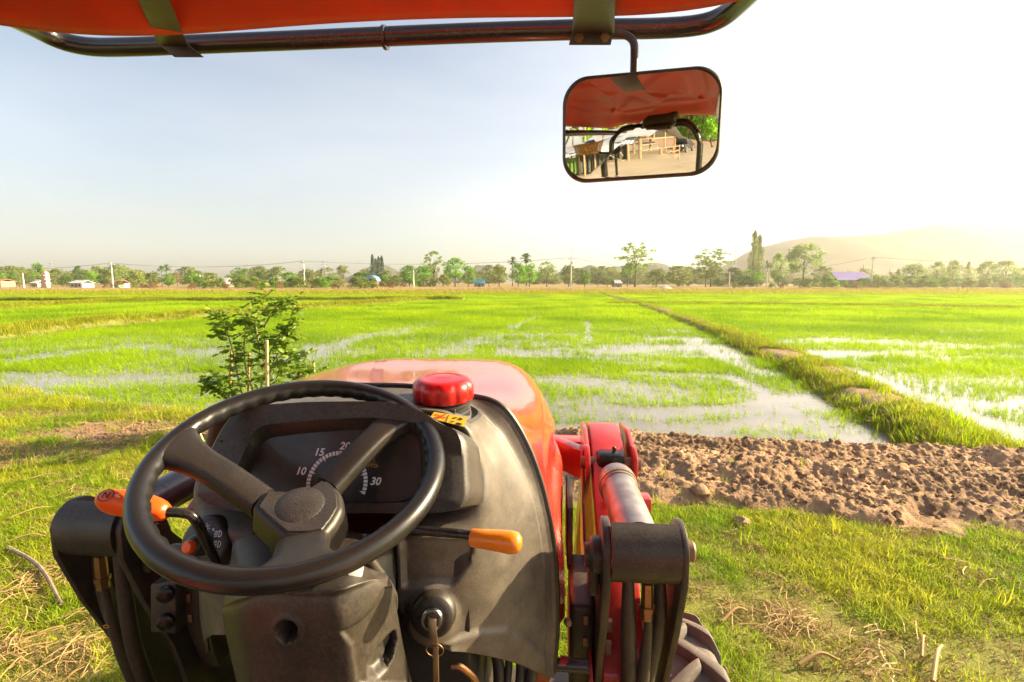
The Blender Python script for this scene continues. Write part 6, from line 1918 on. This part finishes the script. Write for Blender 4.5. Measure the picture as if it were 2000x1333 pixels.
M['cloth'] = pm('blue_cloth', (0.05, 0.25, 0.34), 0.8, var=0.2)
M['jeep'] = pm('dark_vehicle_paint', (0.03, 0.032, 0.035), 0.3, coat=0.5)
V, F = box((-8, -24, 0.02), (60, 44, 0.06), w=0.01)
o = mesh_obj('yard', V, F, M['yard'], None); tag(o, 'pale bare farmyard behind the tractor', kind='structure')

def corrugated(A, B, C, Dd, amp=0.03, pitch=0.16):
    """sheet A-B (along ridge) to D-C (along eave) with waves running down the slope"""
    A, B, C, Dd = map(Vector, (A, B, C, Dd))
    n_ = max(8, int((B - A).length / pitch) * 4)
    nr = (B - A).cross(Dd - A).normalized()
    V = []
    for j in range(2):
        for i in range(n_ + 1):
            t = i / n_
            p = (A.lerp(B, t)) if j == 0 else (Dd.lerp(C, t))
            V.append(p + nr * (amp * math.sin(i / 4 * 2 * math.pi)))
    return V, grid_faces(2, n_ + 1)
def beam(a, c, r_=0.05): return tube([Vector(a), Vector(c)], r_, 7)

# shed with hanging tarpaulins
A = mg(1104, 346); B = mg(1232, 338); A.z = B.z = 0.05
u = (B - A).normalized(); w_ = Vector((u.y, -u.x, 0)); w_ = w_ if w_.dot(A) > 0 else -w_
ln = (B - A).length + 1.2; S0 = A - u * 1.2
eave = mz(1160, 300, A.lerp(B, .45)).z; ridge = eave + 0.95
SHD = empty('shed', S0); tag(SHD, 'low shed with corrugated roof and dark tarpaulin walls, in the mirror', 'shed')
f3 = lambda a, b, z: u * a + w_ * b + Vector((0, 0, z))
for nm, q in (('roof_sheet', (f3(-.3, 2.0, ridge), f3(ln + .3, 2.0, ridge), f3(ln + .3, -0.5, eave), f3(-.3, -0.5, eave))), ('roof_sheet', (f3(-.3, 2.02, ridge), f3(ln + .3, 2.02, ridge), f3(ln + .3, 4.6, eave), f3(-.3, 4.6, eave)))):
    o = mesh_obj(nm, *corrugated(*q), M['iron'], SHD, sharp=0); md = o.modifiers.new('thickness', 'SOLIDIFY'); md.thickness = 0.01
for k in range(6):
    V, F = beam(f3(ln * k / 5, 0, 0), f3(ln * k / 5, 0, eave + .1), 0.06); mesh_obj('post', V, F, M['old_wood'], SHD)
for k in range(5):
    V = []
    for j in range(8):
        for i in range(22):
            t = i / 21; zz = eave * (0.96 - 0.86 * j / 7) - 0.18 * math.sin(t * math.pi) * (1 - j / 7)
            V.append(f3(ln * (k + 0.02 + .96 * t) / 5, 0.10 + 0.07 * math.sin(t * 23 + k * 2) * (0.4 + j / 7), zz))
    mesh_obj('tarpaulin', V, grid_faces(8, 22), M['tarp'] if k != 1 else TM['dark'], SHD, sharp=0)
for k in range(7):
    a = rng.uniform(0, ln); V, F = beam(f3(a, -.15, rng.uniform(0, .5)), f3(a + rng.uniform(-1.4, 1.4), -.1, rng.uniform(.7, eave * .9)), 0.03); mesh_obj('leaning_pole', V, F, M['old_wood'], SHD)
# open barn with gable
G0 = mg(1246, 334); G1 = mg(1318, 312); G0.z = G1.z = 0.05
u2 = (G1 - G0).normalized(); w2 = Vector((u2.y, -u2.x, 0)); w2 = w2 if w2.dot(G0) > 0 else -w2
wd = min((G1 - G0).length, 9.0); mid_ = G0 + u2 * wd * .5
rz = max(mz(1281, 252, mid_).z, 3.2); ez = rz * 0.62
BN = empty('barn', G0); tag(BN, 'open wooden barn with pitched iron roof, in the mirror', 'barn')
g3 = lambda a, b, z: u2 * a + w2 * b + Vector((0, 0, z))
for sgn, e in ((0, -0.7), (1, wd + 0.7)):
    o = mesh_obj('roof_sheet', *corrugated(g3(wd / 2, -0.9, rz), g3(wd / 2, 7, rz), g3(e, 7, ez), g3(e, -0.9, ez)), M['iron'], BN, sharp=0); md = o.modifiers.new('thickness', 'SOLIDIFY'); md.thickness = 0.012
for b_ in (0, 3, 6):
    for a in (0.15, wd * .35, wd * .65, wd - .15):
        V, F = beam(g3(a, b_, 0), g3(a, b_, ez + (rz - ez) * (1 - abs(a - wd / 2) / (wd / 2)) * .95), 0.075); mesh_obj('post', V, F, M['old_wood'], BN)
    V, F = beam(g3(0, b_, ez), g3(wd, b_, ez), 0.07); mesh_obj('tie_beam', V, F, M['old_wood'], BN)
    for e in (0, wd):
        V, F = beam(g3(e, b_, ez), g3(wd / 2, b_, rz - .05), 0.06); mesh_obj('rafter', V, F, M['old_wood'], BN)
for e, zz in ((0, .7), (0, 1.2), (0, 1.7)):
    V, F = beam(g3(0.1, -.05, zz), g3(wd * .36, -.05, zz), 0.045); mesh_obj('rail', V, F, M['old_wood'], BN)
for k in range(14):
    V, F = box(g3(wd * k / 13, 6.4, ez * .5), (wd / 13 * .93, 0.04, ez), rot=Matrix.Rotation(math.atan2(u2.y, u2.x), 3, 'Z')); mesh_obj('plank', V, F, M['old_wood'], BN, smooth=False)
# hurdle in front of the barn
H0 = mg(1286, 322); H1 = mg(1326, 314); H0.z = H1.z = 0.05
FE = empty('hurdle', H0); tag(FE, 'light wooden hurdle standing before the barn, in the mirror', 'fence')
d_ = H1 - H0
if d_.length > 5: d_ = d_.normalized() * 5
for k in range(4):
    V, F = beam(d_ * k / 3, d_ * k / 3 + Vector((0, 0, 1.3)), 0.05); mesh_obj('post', V, F, M['old_wood'], FE)
for zz in (0.4, 0.8, 1.2):
    V, F = beam(Vector((0, 0, zz)), d_ + Vector((0, 0, zz)), 0.04); mesh_obj('rail', V, F, M['old_wood'], FE)
# parked vehicle
J0 = mg(1335, 298); J0.z = 0.05
if J0.length > 32: J0 = J0.normalized() * 32; J0.z = 0.05
JP = empty('jeep', J0, 0.15); tag(JP, 'dark jeep parked in the yard, tiny in the mirror', 'car')
V, F = box((0, 0, 0.75), (1.65, 3.6, 0.55), w=0.08); mesh_obj('body', V, F, M['jeep'], JP)
V, F = prism([(-0.75, -1.2, 1.02), (0.75, -1.2, 1.02), (0.66, -1.1, 1.75), (-0.66, -1.1, 1.75)], (0, 1.9, 0), 0.06); mesh_obj('cabin', V, F, M['jeep'], JP)
V, F = prism([(-0.66, 0.72, 1.06), (0.66, 0.72, 1.06), (0.58, 0.72, 1.6), (-0.58, 0.72, 1.6)], (0, 0.02, 0)); mesh_obj('windscreen', V, F, M['window'], JP)
for sx2 in (-1, 1):
    V, F = lathe([(0.14, 0), (0.14, .04), (0.1, .06), (0.01, .065)], (0.55 * sx2, 1.8, 0.85), (0, 1, 0), 14); mesh_obj('headlight', V, F, M['lens'], JP)
    for yy_ in (-1.15, 1.15):
        V, F = lathe([(0.2, -.12), (0.36, -.12), (0.38, 0), (0.36, .12), (0.2, .12)], (0.78 * sx2, yy_, 0.38), (1, 0, 0), 20); mesh_obj('wheel', V, F, M['tyre'], JP)
V, F = box((0, 1.86, 0.55), (1.7, 0.12, 0.16), w=0.03); mesh_obj('bumper', V, F, M['steel_black'], JP)
# pole, palm and trees beyond the yard
p = mg(1143, 345); p.z = 0
t = empty('yard_pole', p); tag(t, 'weathered wooden post standing before the shed, in the mirror', 'pole')
V, F = beam((0, 0, 0), (0.05, 0, 4.6), 0.07); mesh_obj('post', V, F, M['old_wood'], t)
V, F = box((0.05, 0, 4.3), (0.7, 0.06, 0.08)); mesh_obj('crossarm', V, F, M['old_wood'], t)
h, r_ = seen_in_mirror(1115, 262, 0); d_ = Vector((r_.x, r_.y, 0)).normalized()
plant_tree(Vector((h.x, h.y, 0)) + d_ * 24, 5.6, 3.2, 'coco', 'olive', 'small coconut palm behind the shed, in the mirror', 'trees behind the yard', 0, 1)
for k, (px, dist, hh, ww, kind, mk) in enumerate(((1160, 30, 5.5, 5, 'round', 'bright'), (1322, 42, 8, 7, 'round', 'bright'), (1348, 40, 9, 8, 'round', 'bright'), (1372, 38, 8, 7, 'round', 'olive'), (1392, 36, 9, 8, 'round', 'bright'), (1240, 44, 7, 7, 'round', 'green'), (1200, 40, 6, 7, 'round', 'olive'))):
    h, r_ = seen_in_mirror(px, 275, 0); d_ = Vector((r_.x, r_.y, 0)).normalized()
    plant_tree(Vector((h.x, h.y, 0)) + d_ * dist, hh, ww, kind, mk, f'{CW[mk]} tree behind the yard, {ordinal(sorted([1160, 1322, 1348, 1372, 1392, 1240, 1200]).index(px) + 1)} from left in the mirror', 'trees behind the yard', .15, k)
X = np.linspace(-260, 260, 60); YY = np.linspace(-420, -260, 20); HX, HY = np.meshgrid(X, YY)
HZ = 62 * np.exp(-((HX - 10) / 120) ** 2) * np.sin((HY + 420) / 160 * math.pi) ** 1.2 * (1 + .3 * (fbm(HX * .02, HY * .02, 4, 3) - .5)) - 1
o = mesh_obj('hill', np.stack([HX.ravel(), HY.ravel(), HZ.ravel()], 1), grid_faces(20, 60), M['hill'], None, sharp=0); tag(o, 'grey wooded hill behind the farmyard', kind='structure')

# basket slung from the roll bar
bc = to_world((-0.66, -0.64, 2.00))
BK = empty('basket', bc); tag(BK, 'woven bamboo basket hanging at the roll bar, seen in the mirror', 'basket')
rb = lambda z: 0.135 + 0.045 * (z / 0.13)
for k in range(26):
    a = 2 * math.pi * k / 26; h_ = 2 * math.pi / 26 * 0.42
    V = [Vector((rb(z) * math.cos(a + s * h_), rb(z) * math.sin(a + s * h_), z)) for z in (0, 0.045, 0.09, 0.13) for s in (-1, 1)]
    mesh_obj('slat', V, [(0, 1, 3, 2), (2, 3, 5, 4), (4, 5, 7, 6)], M['wicker'], BK)
for z in (0.004, 0.035, 0.07, 0.10, 0.132):
    V, F = tube([Vector((rb(z) * 1.01 * math.cos(a), rb(z) * 1.01 * math.sin(a), z)) for a in np.linspace(0, 2 * math.pi, 41)], 0.008 if z > .13 or z < .01 else 0.004, 8, cap=False); mesh_obj('hoop', V, F, M['wicker'], BK)
V, F = lathe([(0.001, 0), (0.135, 0), (0.135, 0.006), (0.001, 0.006)], (0, 0, 0.0), (0, 0, 1), 30); mesh_obj('base', V, F, M['wicker'], BK)
V, F = tube([(rb(.13), 0, .13), (rb(.13) + .02, 0, .2), (0.22, 0.02, .17)], 0.004, 6, sm=4); mesh_obj('hanging_cord', V, F, M['wicker'], BK)
V, F = clod(77); o = mesh_obj('blue_cloth', [Vector((v[0] * .08, v[1] * .07, v[2] * .05)) for v in V], F, M['cloth'], None, sharp=0); o.location = bc + Vector((0.05, 0.03, 0.13)); tag(o, 'crumpled blue cloth lying in the hanging basket', 'cloth')
